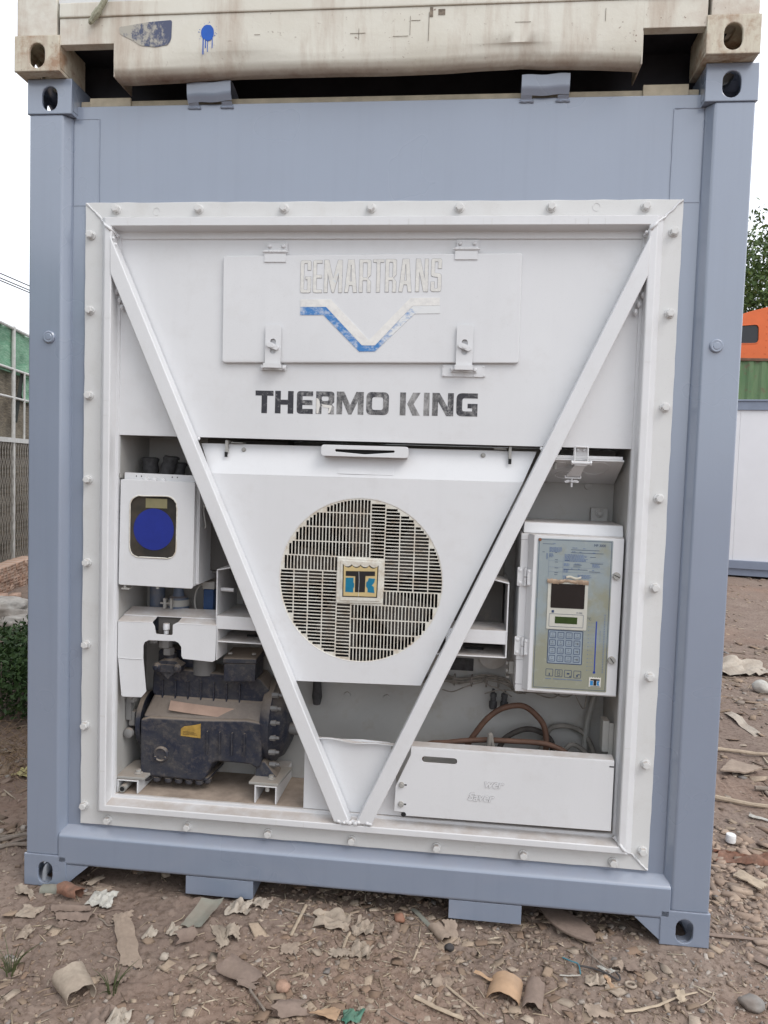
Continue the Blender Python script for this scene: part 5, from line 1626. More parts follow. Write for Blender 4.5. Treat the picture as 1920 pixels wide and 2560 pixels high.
def base_z(x, y):
    return max(gz(x, y), gz(x+.01, y), gz(x-.01, y), gz(x, y+.01), gz(x, y-.01))
def sheet(name, label, cat, c, mat, h=None, nu=16, nv=10, rag=.004, seed=0, thick=.0016, lift=.003, group=None):
    """c: four ground corners (x, y); h(u, v) adds height"""
    random.seed(seed)
    ph = [random.uniform(0, 6.28) for _ in range(8)]
    zc = base_z(sum(p[0] for p in c)/4, sum(p[1] for p in c)/4)
    def fn(u, v):
        j = math.sin(u*23+ph[0])*.6+math.sin(u*51+ph[1])*.4
        k = math.sin(v*19+ph[2])*.6+math.sin(v*47+ph[3])*.4
        e = rag
        p = [(1-u)*(1-v), u*(1-v), u*v, (1-u)*v]
        x = sum(w*q[0] for w, q in zip(p, c))+e*k*(1 if u in (0, 1) else .5)
        y = sum(w*q[1] for w, q in zip(p, c))+e*j*(1 if v in (0, 1) else .5)
        z = .55*gz(x, y)+.45*zc+lift+(h(u, v) if h else 0)+.0012*math.sin(u*7+ph[4])*math.sin(v*6+ph[5])
        return (x, y, max(z, gz(x, y)+.0015+thick*.5))
    o = MB().grid(fn, nu, nv, thick).build(name, mat, angle=55)
    return tag(o, label, cat, group)
def roll(name, label, cat, p0, p1, r0, r1, a0, a1, mat, seed=0, thick=.0018, sq=.8, rag=.006, nu=14, nv=22, spiral=0.0):
    """a curled piece: axis from p0 to p1 on the ground, bent through the angles a0..a1"""
    random.seed(seed)
    ph = [random.uniform(0, 6.28) for _ in range(4)]
    d = Vector((p1[0]-p0[0], p1[1]-p0[1])); L = d.length; d.normalize(); n = Vector((-d.y, d.x))
    z0 = max(base_z(*p0), base_z(*p1))
    low = min(math.sin(RAD(a0+(a1-a0)*k/20)) for k in range(21))
    def fn(u, v):
        a = RAD(a0+(a1-a0)*v)
        r = (r0+(r1-r0)*u)*(1+spiral*v)
        s = u*L+rag*math.sin(v*11+ph[0])*(1 if u in (0, 1) else .3)+rag*.5*math.sin(v*27+ph[1])
        x = p0[0]+d.x*s+n.x*r*math.cos(a); y = p0[1]+d.y*s+n.y*r*math.cos(a)
        z = z0+r*sq*(math.sin(a)-low)+.0012+.0015*math.sin(u*9+ph[2])
        return (x, y, z)
    return tag(MB().grid(fn, nu, nv, thick).build(name, mat, angle=55), label, cat)
def stick(name, label, cat, p0, p1, r, mat, seed=0, flat=1.0, bend=.01, group=None, seg=7, taper=.6):
    random.seed(seed)
    n = 9
    P, R = [], []
    q = [random.uniform(-1, 1) for _ in range(3)]
    d = Vector((p1[0]-p0[0], p1[1]-p0[1])); nn = Vector((-d.y, d.x)).normalized()
    zs = [base_z(p0[0]+d.x*k/n, p0[1]+d.y*k/n) for k in range(n+1)]
    zz = max(zs)
    for k in range(n+1):
        t = k/n
        s = bend*(q[0]*math.sin(math.pi*t)+.5*q[1]*math.sin(2*math.pi*t))
        P.append((p0[0]+d.x*t+nn.x*s, p0[1]+d.y*t+nn.y*s, .5*zs[k]+.5*(zs[0]*(1-t)+zs[-1]*t)+r*flat*.9+.001))
        R.append(r*(1-(1-taper)*t)*(1+.12*math.sin(k*2.3+seed)))
    b = MB().tube(P, R, seg)
    if flat != 1.0:
        m = len(P)
        b.v = [(x, y, P[i//seg][2]+(z-P[i//seg][2])*flat) if i < m*seg else (x, y, z) for i, (x, y, z) in enumerate(b.v)]
    return tag(b.build(name, mat, angle=50), label, cat, group)
def crumple(name, label, cat, x, y, w, l, mat, seed, hgt=.02, group=None, rot=0, nu=14, nv=12):
    random.seed(seed)
    sd = random.uniform(0, 100)
    ca, sa = math.cos(rot), math.sin(rot)
    z0 = base_z(x, y)
    def fn(u, v):
        a, b_ = (u-.5)*w, (v-.5)*l
        e = 1+.35*mnoise.noise(Vector((u*3+sd, v*3, 1)))
        a *= e; b_ *= 1+.35*mnoise.noise(Vector((u*3, v*3+sd, 4)))
        X, Y = x+a*ca-b_*sa, y+a*sa+b_*ca
        h = abs(mnoise.noise(Vector((u*2.4+sd, v*2.4, 7))))*hgt*1.6+abs(mnoise.noise(Vector((u*6+sd, v*6, 9))))*hgt*.6
        edge = 1-.4*max(abs(u-.5), abs(v-.5))*2
        return (X+.3*h, Y, max(gz(X, Y), z0-.01)+.0025+h*edge)
    return tag(MB().grid(fn, nu, nv, .0012).build(name, mat, angle=50), label, cat, group)
def stone(name, label, x, y, r, mat, seed, sx=1.0, sz=.75, cat='stone', group=None):
    bm = bmesh.new(); bmesh.ops.create_icosphere(bm, subdivisions=3, radius=1)
    z0 = base_z(x, y)
    for v in bm.verts:
        n = 1+.30*mnoise.noise(v.co*1.2+Vector((seed*3.1, 0, 0)))+.10*mnoise.noise(v.co*3+Vector((seed, 5, 0)))
        p = v.co*n*r
        v.co = (x+p.x*sx, y+p.y, z0+p.z*sz+r*sz*.75)
    me = bpy.data.meshes.new(name); bm.to_mesh(me); bm.free(); me.shade_smooth()
    return tag(link(name, me, mat), label, cat, group)

sheet('cardboard_strip', 'long tan cardboard strip lying on dirt left of centre', 'cardboard', [(-.800, -.150), (-.722, -.165), (-.585, -.395), (-.665, -.380)], L_TAN, lambda u, v: .008*(1-v)**3+.004*math.sin(u*3), rag=.005, seed=1)
sheet('cardboard_flap', 'torn tan flap touching the top of the long cardboard strip', 'cardboard', [(-.815, -.115), (-.748, -.105), (-.742, -.148), (-.800, -.160)], L_TAN, lambda u, v: .014*(1-v)*u, rag=.007, seed=2)
roll('curled_bark', 'pale curled bark piece with open end, bottom left of the photo', 'bark', (-.785, -.470), (-.705, -.545), .047, .040, -40, 200, L_CREAMPEEL, 3, sq=.75)
roll('curled_card', 'grey-brown card rolled at its right end, bottom centre-left', 'cardboard', (-.335, -.352), (-.215, -.410), .042, .030, -20, 175, L_BROWN, 4, sq=.55)
roll('curled_card', 'dark curled scrap tucked under the rolled grey-brown card', 'cardboard', (-.275, -.415), (-.215, -.432), .018, .014, -30, 170, L_BROWN, 5, sq=.6)
sheet('cardboard_wedge', 'flat wedge of card behind the rolled grey-brown card', 'cardboard', [(-.385, -.372), (-.330, -.345), (-.315, -.375), (-.365, -.395)], L_BROWN, seed=6)
def leaf(u, v): return .030*u*u+.016*abs(v-.5)
sheet('large_leaf', 'large grey-green leaf standing by the left fork plate', 'leaf', [(-.552, -.175), (-.520, -.060), (-.440, -.050), (-.478, -.185)], L_GREYGREEN, leaf, rag=.004, seed=7)
crumple('crumpled_paper', 'pale crumpled paper under the corner of the left fork plate', 'paper', -.390, -.050, .075, .080, L_PALE, 8, .030)
crumple('crumpled_paper', 'second pale paper scrap right of the left fork plate corner', 'paper', -.318, -.012, .060, .055, L_PALE, 9, .022)
crumple('crumpled_paper', 'white crumpled paper with open folds near the left corner fitting', 'paper', -.895, -.055, .085, .080, L_WHITE, 10, .040)
roll('curled_bark', 'rust-red curled bark chunk below the left corner fitting', 'bark', (-1.045, -.045), (-.965, -.070), .026, .022, -60, 190, L_RUST, 11, sq=.9)
roll('half_pipe', 'grey half-round offcut against the foot of the left fitting', 'offcut', (-1.135, -.022), (-1.048, -.018), .020, .020, 0, 180, L_GREYGREEN, 12, sq=.9, rag=.001)
sheet('bark_strip', 'upper of two brown bark strips lying left of the cardboard strip', 'bark', [(-1.045, -.118), (-.905, -.105), (-.893, -.125), (-1.03, -.145)], L_BROWN, lambda u, v: .014*math.sin(v*3.1), seed=13)
sheet('bark_strip', 'lower of two brown bark strips lying left of the cardboard strip', 'bark', [(-1.010, -.158), (-.865, -.145), (-.875, -.182), (-.985, -.188)], L_BROWN, lambda u, v: .016*math.sin(v*3.1), seed=14)
sheet('bark_flake', 'pale bark flake left of the left corner fitting foot', 'bark', [(-1.235, -.028), (-1.165, -.030), (-1.125, -.085), (-1.195, -.080)], L_CREAMPEEL, lambda u, v: .012*math.sin(u*4), rag=.008, seed=15)
roll('bark_strip', 'curved pale bark ribbon beside the left gusset plate', 'bark', (-.985, .020), (-.955, .085), .018, .012, 0, 150, L_CREAMPEEL, 16)
sheet('bark_flake', 'brown flake behind the white crumpled paper', 'bark', [(-.945, .02), (-.885, .03), (-.895, -.005), (-.945, -.008)], L_TAN, seed=17, rag=.006)
crumple('bark_flake', 'ragged pale flake at the far left edge of the dirt', 'bark', -1.10, -.160, .075, .055, L_CREAMPEEL, 18, .015)
crumple('bark_flake', 'small upright flake left of the bark strips', 'bark', -1.045, -.275, .040, .055, L_CREAMPEEL, 19, .022)
roll('bark_curl', 'upright brown curl in front of the large leaf', 'bark', (-.535, -.255), (-.485, -.225), .018, .020, -20, 190, L_BROWN, 20, sq=1.4)
sheet('bark_curl', 'long pale peel right of the large leaf', 'bark', [(-.452, -.165), (-.420, -.150), (-.360, -.245), (-.385, -.262)], L_CREAMPEEL, lambda u, v: .022*math.sin(v*3.1)*u, seed=21, rag=.005)
sheet('bark_curl', 'arched pale peel beside the long peel', 'bark', [(-.400, -.175), (-.350, -.168), (-.335, -.225), (-.385, -.232)], L_CREAMPEEL, lambda u, v: .025*math.sin(u*3.1), seed=22, rag=.007)
crumple('bark_curl', 'crumpled grey-brown leaf at the bottom edge, left of centre', 'leaf', -.640, -.600, .085, .065, L_BROWN, 23, .035)
crumple('paper_scrap', 'pale torn scrap at the bottom edge beside the crumpled leaf', 'paper', -.570, -.600, .060, .075, L_PALE, 24, .030)
crumple('leaf_cluster', 'small pale leaf cluster right of the cardboard strip', 'leaf', -.640, -.225, .035, .050, L_PALE, 25, .028)
crumple('leaf_cluster', 'small cream leaf cluster left of the large leaf', 'leaf', -.570, -.190, .040, .050, L_PALE, 26, .026)
crumple('leaf_cluster', 'dry leaf heap beside the foot of the grass tuft', 'leaf', -.655, -.450, .075, .045, L_BROWN, 27, .025)
stone('stone', 'orange-brown stone under the bottom rail right of centre', .177, -.014, .019, litter_mat('burnt_orange_stone', (.27, .10, .05)), 1)
stone('stone', 'pinkish-orange lump beside the rolled grey-brown card', -.138, -.425, .021, litter_mat('pinkish_stone', (.36, .235, .175), var=.35), 2)
stone('stone', 'pale angular pebble right of the cardboard strip end', -.540, -.340, .014, L_PALE, 3)
stone('stone', 'grey block lying near the right edge of the photo', 1.270, -.245, .030, litter_mat('grey_block', (.22, .21, .20)), 4, 1.25, .7)
stone('stone', 'dark pebble in front of the paper tube', .352, -.128, .015, litter_mat('dark_pebble', (.06, .055, .055)), 5)
crumple('rag', 'crumpled pale rag in front of the bottom rail centre', 'rag', -.055, -.065, .120, .095, L_CREAMPEEL, 30, .030)
crumple('rag', 'small crumpled rag right of the larger centre rag', 'rag', .055, -.085, .070, .080, L_CREAMPEEL, 31, .030)
crumple('leaf_cluster', 'torn leaf cluster in the middle of the dirt strip', 'leaf', .065, -.205, .065, .075, L_CREAMPEEL, 32, .028)
sheet('paper_scrap', 'flat tan paper flake left of the torn leaf cluster', 'paper', [(-.035, -.215), (.030, -.205), (.040, -.250), (-.025, -.258)], L_CREAMPEEL, lambda u, v: .012*u*v, seed=33, rag=.008)
sheet('paper_scrap', 'faint flat scrap left of the middle paper flake', 'paper', [(-.195, -.215), (-.135, -.205), (-.130, -.255), (-.185, -.262)], L_TAN, seed=34, rag=.007)
stick('flat_stick', 'greenish flat stick pointing under the bottom rail', 'stick', (.218, .070), (.300, -.045), .0095, L_GREYGREEN, 35, .5, .002, taper=.95)
roll('paper_tube', 'rolled brown paper tube at the end of the greenish stick', 'paper', (.300, -.035), (.345, -.105), .022, .018, -60, 230, L_TAN, 36, sq=.75)
sheet('cardboard_flap', 'brown card flap leaning on the rolled paper tube', 'cardboard', [(.325, .000), (.372, -.002), (.385, -.100), (.352, -.105)], L_TAN, lambda u, v: .020*(1-v), seed=37)
def sole(u, v):
    return .004*math.sin(u*3)
sb_ = MB()
ol = []
for k in range(36):
    a = 2*math.pi*k/36
    l, w = .125*math.cos(a), .043*math.sin(a)*(1+.22*math.cos(a)-.20*math.cos(2*a))
    ol.append((.755+l*.66+w*.75, .055-l*.75+w*.66))
zs_ = max(base_z(p[0], p[1]) for p in ol)+.004
sb_.prism(ol, zs_, zs_+.010, 'xy')
tag(sb_.build('shoe_sole', L_BROWN, bevel=.003), 'worn brown shoe sole lying half under the bottom rail', 'shoe sole')
roll('curved_veneer', 'tan curved veneer piece lying at the bottom, right of centre', 'veneer', (.515, -.360), (.535, -.265), .052, .050, 20, 160, L_ORANGE, 38, sq=.85, rag=.002)
sheet('veneer_splinter', 'pale splinter sticking out left of the curved veneer', 'splinter', [(.430, -.258), (.436, -.246), (.490, -.275), (.484, -.288)], L_ORANGE, lambda u, v: .010, seed=39, rag=.001)
roll('curled_card', 'grey-brown folded card beside the curved tan veneer', 'cardboard', (.598, -.390), (.622, -.270), .028, .026, -10, 200, L_BROWN, 40, sq=.6)
stick('twig', 'long pale twig near the bottom right', 'twig', (.870, -.345), (1.118, -.215), .0055, L_WOOD, 41, .6, .012)
wb = MB()
zq = base_z(.919, -.212)+.004
wb.tube([(.919+.0155*math.cos(a), -.212+.0125*math.sin(a), zq) for a in np.linspace(0, 2*math.pi, 21)], .0042, 7)
tag(wb.build('washer_ring', L_CREAMPEEL), 'pale flat ring lying on the dirt right of the wires', 'ring')
sheet('wood_chip', 'bent L-shaped chip near the bottom right', 'wood chip', [(.752, -.345), (.775, -.342), (.850, -.375), (.765, -.392)], L_TAN, lambda u, v: .003, seed=43, rag=.005)
sheet('wood_chip', 'pale chip lying across the long twig', 'wood chip', [(1.045, -.228), (1.075, -.225), (1.070, -.275), (1.045, -.285)], L_WOOD, lambda u, v: .008, seed=44)
stick('split_stick', 'pale split stick at the bottom edge, right of centre', 'stick', (.255, -.400), (.400, -.458), .0075, L_WOOD, 45, .7, .004, taper=.9)
stick('split_stick', 'thin brown stick slanting from the grey lump to the bottom', 'stick', (.345, -.330), (.458, -.442), .0048, L_WOOD, 46, .7, .004)
stick('split_stick', 'pale flat slat standing out left of the centre rag', 'stick', (-.158, .005), (-.172, -.172), .0065, L_WOOD, 47, .5, .003, taper=.9)
stick('split_stick', 'thin bent stick crossing the pale flat slat', 'stick', (-.235, -.030), (-.115, -.062), .0038, L_GREYWOOD, 48, 1, .006)
stick('split_stick', 'short upright-lying slat in the middle of the dirt', 'stick', (.018, -.112), (.010, -.205), .0058, L_WOOD, 49, .6, .003, taper=.9)
stick('split_stick', 'short slat below the orange-brown stone', 'stick', (.258, -.130), (.238, -.225), .0050, L_WOOD, 50, .6, .003)
crumple('plastic_scrap', 'bright green plastic scrap at the bottom edge of the photo', 'plastic scrap', .080, -.508, .055, .045, litter_mat('green_plastic', (.09, .23, .17), var=.25), 51, .03)
sheet('cardboard_flap', 'tan cardboard corner at the bottom edge beside the green scrap', 'cardboard', [(-.035, -.530), (.025, -.470), (.048, -.480), (.045, -.545)], L_ORANGE, lambda u, v: .014*(1-u), seed=52, rag=.003)
roll('curled_card', 'brown torn card standing at the bottom edge below the pinkish lump', 'cardboard', (-.135, -.520), (-.055, -.500), .032, .026, 0, 170, L_BROWN, 53, sq=.8, rag=.010)
crumple('bark_flake', 'grey lump of dried clay at the top of the thin brown stick', 'clay', .330, -.318, .060, .050, L_TAN, 54, .028)
# wire scraps
DARKWIRE = plain('dark_wire', (.06, .055, .055), .5); BLUEWIRE = plain('blue_wire', (.06, .20, .26), .5)
def gwire(pts, r, mat, label):
    P = [(x, y, base_z(x, y)+r+.003+.004*math.sin(k*2.1)**2) for k, (x, y) in enumerate(pts)]
    return tag(MB().tube(arc_path(P, 7), r, 7).build('wire_scrap', mat), label, 'wire')
gwire([(.808, -.052), (.806, -.085), (.830, -.120), (.860, -.155), (.905, -.165)], .0028, L_GREYWOOD, 'thin brown wire bending down from the shoe sole')
gwire([(.760, -.165), (.80, -.165), (.845, -.185), (.880, -.210), (.888, -.196), (.880, -.180)], .0032, DARKWIRE, 'dark hooked wire near the pale flat ring')
gwire([(.720, -.130), (.745, -.150), (.765, -.162), (.768, -.195)], .0022, BLUEWIRE, 'bluish wire scrap left of the dark hooked wire')
gwire([(.700, -.215), (.735, -.213), (.765, -.208)], .0020, L_WHITE, 'pale straight wire scrap below the bluish wire')
gwire([(-.232, -.405), (-.235, -.44), (-.205, -.48), (-.165, -.53)], .0038, L_GREYWOOD, 'grey bent wire in front of the rolled grey-brown card')
sheet('plastic_shard', 'white plastic shard among the wire scraps', 'plastic scrap', [(.828, -.135), (.850, -.140), (.880, -.172), (.858, -.178)], L_WHITE, lambda u, v: .006*u, seed=56)
crumple('bark_flake', 'brown crumpled flake left of the pale flat ring', 'bark', .805, -.225, .060, .045, L_CREAMPEEL, 57, .022)
sheet('bark_strip', 'short pale strip leaning beside the brown crumpled flake', 'bark', [(.838, -.205), (.850, -.205), (.868, -.262), (.854, -.266)], L_ORANGE, lambda u, v: .012*(1-v), seed=58)
roll('bark_curl', 'small brown curl right of the white plastic shard', 'bark', (.885, -.160), (.900, -.130), .014, .013, 0, 200, L_TAN, 59)
sheet('wood_chip', 'squarish grey chip right of the small brown curl', 'wood chip', [(.915, -.125), (.955, -.122), (.958, -.155), (.918, -.158)], L_BROWN, lambda u, v: .008, seed=60, rag=.002)
stick('broken_branch', 'straight brown branch lying right of the right corner fitting', 'branch', (1.240, .082), (1.445, .110), .0075, L_BROWN, 61, .8, .004, taper=.8)
stick('broken_branch', 'dark branch at the right edge below the straight one', 'branch', (1.360, -.02), (1.50, -.125), .015, L_BROWN, 62, .6, .006, taper=.8)
sheet('board_piece', 'pale broken board on the rubble right of the container', 'board', [(1.455, .475), (1.500, .520), (1.575, .435), (1.535, .395)], L_WOOD, lambda u, v: .016, seed=63, rag=.004, thick=.006)
b = MB().lathe([(.021, 0.0), (.021, .030), (.019, .033), (.0005, .033)], (1.567, .822, base_z(1.567, .822)), 'z', 20)
tag(b.build('bottle_cap', plain('white_plastic_cap', (.75, .75, .74), .4)), 'white plastic cap lying on the dirt right of the container', 'bottle cap')
for k, (p0, p1, r) in enumerate((((-1.56, .20), (-1.25, .37), .009), ((-1.54, .17), (-1.27, .30), .008), ((-1.60, .24), (-1.27, .40), .007), ((-1.50, .14), (-1.33, .36), .006), ((-1.57, .155), (-1.26, .255), .0075))):
    stick('grey_twig', ['second grey dead twig from the back of the pile left of the container', 'middle grey dead twig of the pile left of the container', 'rearmost and longest grey dead twig of the pile at left', 'steepest grey dead twig crossing the front of the pile at left', 'frontmost level grey dead twig of the pile at left'][k], 'twig', p0, p1, r, L_GREYWOOD, 70+k, 1, .02, group='dead twigs in the pile left of the container')
stone('stone', 'rounded stone right of the dead twig pile', -1.28, .235, .035, litter_mat('grey_brown_stone', (.21, .175, .15)), 9)
crumple('plastic_scrap', 'pale yellow scrap left of the container', 'plastic scrap', -1.775, .905, .10, .07, litter_mat('pale_yellow', (.55, .50, .24)), 76, .05)
# right side, further back
stick('broken_branch', 'long curved root lying right of the container', 'branch', (1.60, 1.32), (2.25, 1.20), .012, L_WOOD, 80, 1, .10, taper=.7)
stick('broken_branch', 'long bare stick lying crosswise further back on the right', 'branch', (1.75, 1.98), (2.5, 1.95), .012, L_WOOD, 81, 1, .03)
stick('broken_branch', 'short bare stick below the curved root', 'branch', (1.9, 1.45), (2.3, 1.50), .012, L_GREYWOOD, 82, 1, .03)
sheet('paper_scrap', 'pale torn strip lying on the red earth at right', 'paper', [(2.16, 2.72), (2.22, 2.76), (2.27, 2.34), (2.21, 2.30)], L_PALE, lambda u, v: .02*math.sin(v*6), seed=83)
crumple('sack', 'pale crumpled sack far back at the right of the container', 'sack', 2.62, 3.95, .55, .40, L_PALE, 84, .14)
stone('stone', 'white rounded stone in front of the crumpled sack', 2.62, 3.30, .065, L_WHITE, 12)
sheet('board_piece', 'flat pale board beside the container, right of the post', 'board', [(1.78, 1.62), (1.90, 1.80), (2.02, 1.68), (1.90, 1.60)], L_TAN, lambda u, v: .02, seed=85, thick=.008)
stick('plastic_shard', 'white plastic sliver on the dirt right of the post', 'plastic scrap', (1.75, 1.115), (1.83, 1.075), .014, L_WHITE, 86, .5, .002)
roll('plastic_shard', 'white shard at the right edge beside the rubble', 'plastic scrap', (1.53, .22), (1.60, .20), .03, .03, 40, 140, L_WHITE, 87)
crumple('bark_flake', 'long reddish bark sheet behind the rubble at right', 'bark', 1.60, .66, .30, .10, L_RUST, 88, .04)
# many alike scraps and twigs
random.seed(99)
def where(x, y):
    side = 'left fitting' if x < -.86 else 'left fork plate' if x < -.25 else 'middle of the bottom rail' if x < .30 else 'right fork plate' if x < .86 else 'right fitting'
    return ('at the bottom edge, below the ' if y < -.36 else 'in front of the ' if y < -.14 else 'close to the ')+side
kinds = [('leaf_scrap', 'small torn leaf scrap curled on the dirt', 'leaf scrap', 'torn leaf scraps on the dirt', L_CREAMPEEL), ('bark_chip', 'small flat brown bark chip on the dirt', 'bark chip', 'brown bark chips on the dirt', L_BROWN), ('card_scrap', 'small tan card scrap on the dirt', 'card scrap', 'tan card scraps on the dirt', L_TAN)]
for name, label, cat, group, mat in kinds:
    protos = []
    for k in range(7):
        w, l = random.uniform(.018, .045), random.uniform(.014, .032)
        sd = random.uniform(0, 99)
        def fn(u, v):
            a = (u-.5)*w*(1+.5*mnoise.noise(Vector((v*3, sd, 1)))); b_ = (v-.5)*l*(1+.5*mnoise.noise(Vector((u*3, sd, 5))))
            return (a, b_, .25*abs(u-.5)**2*w*4*(.5+.5*math.sin(sd))+.004*mnoise.noise(Vector((u*3+sd, v*3, 2)))+.006)
        o = MB().grid(fn, 7, 6, .0012).build(name, mat, angle=50)
        tag(o, label, cat, group); protos.append(o)
    n = 0
    while n < 26:
        x, y = random.uniform(-1.5, 1.75), random.uniform(-.72, .16)
        if y > -.02 and abs(abs(x)-1.138) < .13: continue
        if y > .0 and (-.64 < x < -.32 or .31 < x < .63): continue
        o = protos[n] if n < 7 else protos[n % 7].copy()
        if n >= 7: COL.objects.link(o)
        o['label'] = label.replace(' on the dirt', '')+' '+where(x, y)
        o.location = (x, y, gz(x, y)-.0015); o.rotation_euler = (random.uniform(-.3, .3), random.uniform(-.3, .3), random.uniform(0, 6.28))
        s = random.uniform(.45, 1.0); o.scale = (s, s, s*.7)
        n += 1
for k in range(50):
    x, y = random.uniform(-1.5, 1.8), random.uniform(-.70, .10)
    if y > -.06 and abs(abs(x)-1.138) < .2: y = -.2
    a, l = random.uniform(0, 6.28), random.uniform(.03, .11)
    stick('thin_twig', 'thin dry twig '+where(x, y), 'twig', (x, y), (x+l*math.cos(a), min(y+l*math.sin(a), .2)), random.uniform(.0011, .0026), random.choice((L_GREYWOOD, L_WOOD, L_BROWN)), 200+k, 1, .012, group='thin twigs on the dirt', seg=5)
# grass tufts
GRASS = plain('dry_green_grass', (.07, .085, .035), .6, var=.4, scale=20)
def tuft(x, y, n, h, seed, label):
    random.seed(seed)
    b = MB()
    z = gz(x, y)
    for k in range(n):
        a = random.uniform(0, 6.28); l = h*random.uniform(.5, 1.1); ln = random.uniform(.2, .9)
        P = [(x+.01*math.cos(a)+math.cos(a)*ln*l*t*t, y+.01*math.sin(a)+math.sin(a)*ln*l*t*t, z-.004+l*t*(1-.35*ln*t)) for t in (0, .25, .5, .75, 1)]
        b.tube(P, [.0022, .002, .0017, .0011, .0003], 4)
    return tag(b.build('grass_tuft', GRASS), label, 'grass')
tuft(-.635, -.50, 12, .10, 1, 'small dry grass tuft below the long cardboard strip')
tuft(-.985, -.45, 14, .12, 2, 'green grass tuft at the left edge of the photo')

# ------------------------------------------------------------------ left background: shrub, sacks, bricks, fence
def leaf_cloud(name, n, center, rad, size, mat, parent, seed, squash=1.0, clump=14):
    r = np.random.default_rng(seed)
    cc = r.normal(0, .55, (clump, 3)); cc /= np.maximum(1, np.linalg.norm(cc, axis=1))[:, None]
    k = r.integers(0, clump, n)
    p = cc[k]+r.normal(0, .20, (n, 3))
    p = p*np.array(rad)+np.array(center)
    th = r.uniform(0, 2*np.pi, n); ti = r.uniform(-1.1, 1.1, n)
    u = np.stack([np.cos(th)*np.cos(ti), np.sin(th)*np.cos(ti), np.sin(ti)], -1)
    w = np.cross(u, r.normal(0, 1, (n, 3))); w /= np.linalg.norm(w, axis=1)[:, None]
    s = size*r.uniform(.6, 1.3, n)[:, None]
    q = np.stack([p-u*s, p+w*s*.42-u*s*.1, p+u*s, p-w*s*.42-u*s*.1], 1).reshape(-1, 3)
    me = np_mesh(name, q, np.arange(4*n).reshape(n, 4), 4, smooth=False)
    return link(name, me, mat, parent)
def foliage(name, a, b_):
    t = NT(name)
    g = t.n.new('ShaderNodeNewGeometry')
    c = t.mix(t.ramp(g.outputs['Random Per Island'], [(0, 0.0), (1, 1.0)]), a, b_)
    return t.done(c, .55, spec=.3, Transmission_Weight=0.0)
LEAVES = foliage('shrub_leaves', (.025, .055, .016), (.065, .115, .035))
sh = thing('leafy_shrub', (-2.45, 1.75, gz(-2.45, 1.75)), 'low leafy green shrub at the left edge beside the container', 'shrub')
b = MB()
random.seed(6)
for k in range(16):
    a = random.uniform(0, 6.28); l = random.uniform(.1, .42)
    b.tube([(-2.45+.05*math.cos(a), 1.75+.05*math.sin(a), gz(-2.45, 1.75)-.02), (-2.45+l*.6*math.cos(a), 1.75+l*.6*math.sin(a), .20), (-2.45+l*math.cos(a), 1.75+l*math.sin(a), .36)], [.009, .006, .003], 6)
b.build('stem', L_GREYWOOD, sh)
leaf_cloud('foliage', 4600, (-2.42, 1.75, .25), (.50, .42, .20), .022, LEAVES, sh, 12, clump=26)
sh = thing('leafy_shrub', (-2.85, 2.5, gz(-2.85, 2.5)), 'smaller leafy shrub behind the first one at the left edge', 'shrub')
b = MB()
for k in range(10):
    a = random.uniform(0, 6.28); l = random.uniform(.1, .3)
    b.tube([(-2.85, 2.5, gz(-2.85, 2.5)-.02), (-2.85+l*math.cos(a), 2.5+l*math.sin(a), .32)], [.008, .003], 6)
b.build('stem', L_GREYWOOD, sh)
leaf_cloud('foliage', 2400, (-2.85, 2.5, .22), (.42, .36, .17), .024, LEAVES, sh, 13, clump=18)
# dry grass at the shrub's foot
r_ = np.random.default_rng(4)
b = MB()
for k in range(420):
    x, y = -2.05+r_.normal(0, .28), 1.15+r_.normal(0, .22)
    if x > -1.25: continue
    a, l = r_.uniform(0, 6.28), r_.uniform(.05, .22)
    z = gz(x, y)
    b.tube([(x, y, z), (x+l*.5*math.cos(a), y+l*.5*math.sin(a), z+l*.35), (x+l*math.cos(a), y+l*math.sin(a), z+l*.15)], [.0018, .0015, .0006], 4)
tag(b.build('dry_grass', litter_mat('dead_grass', (.27, .19, .12), var=.4)), kind='stuff')

SACK = litter_mat('woven_white_sack', (.52, .49, .45), var=.30, scale=14)
def sack(x, y, rx, ry, rz, seed, label, z0=None, mat=None):
    bm = bmesh.new(); bmesh.ops.create_icosphere(bm, subdivisions=4, radius=1)
    zg = gz(x, y) if z0 is None else z0
    for v in bm.verts:
        n = 1+.22*mnoise.noise(v.co*1.4+Vector((seed*7, 0, 0)))+.22*abs(mnoise.noise(v.co*3.2+Vector((seed, 2, 0))))+.10*abs(mnoise.noise(v.co*8+Vector((seed, 5, 0))))
        sgn = Vector([math.copysign(abs(c_)**.7, c_) for c_ in v.co])
        v.co = (x+sgn.x*n*rx, y+sgn.y*n*ry, zg+max(sgn.z*n*rz, -rz*.82)+rz*.80)
    me = bpy.data.meshes.new('sack'); bm.to_mesh(me); bm.free(); me.shade_smooth()
    return tag(link('sack', me, mat or SACK), label, 'sack')
sack(-3.95, 4.05, .32, .24, .14, 1, 'dirty white woven sack lying behind the shrub')
sack(-3.45, 4.35, .26, .22, .22, 2, 'beige sack beside the container, behind the shrub', mat=L_CREAMPEEL)
sack(-3.60, 3.88, .22, .16, .08, 3, 'flattened frayed white sack in front of the other two')

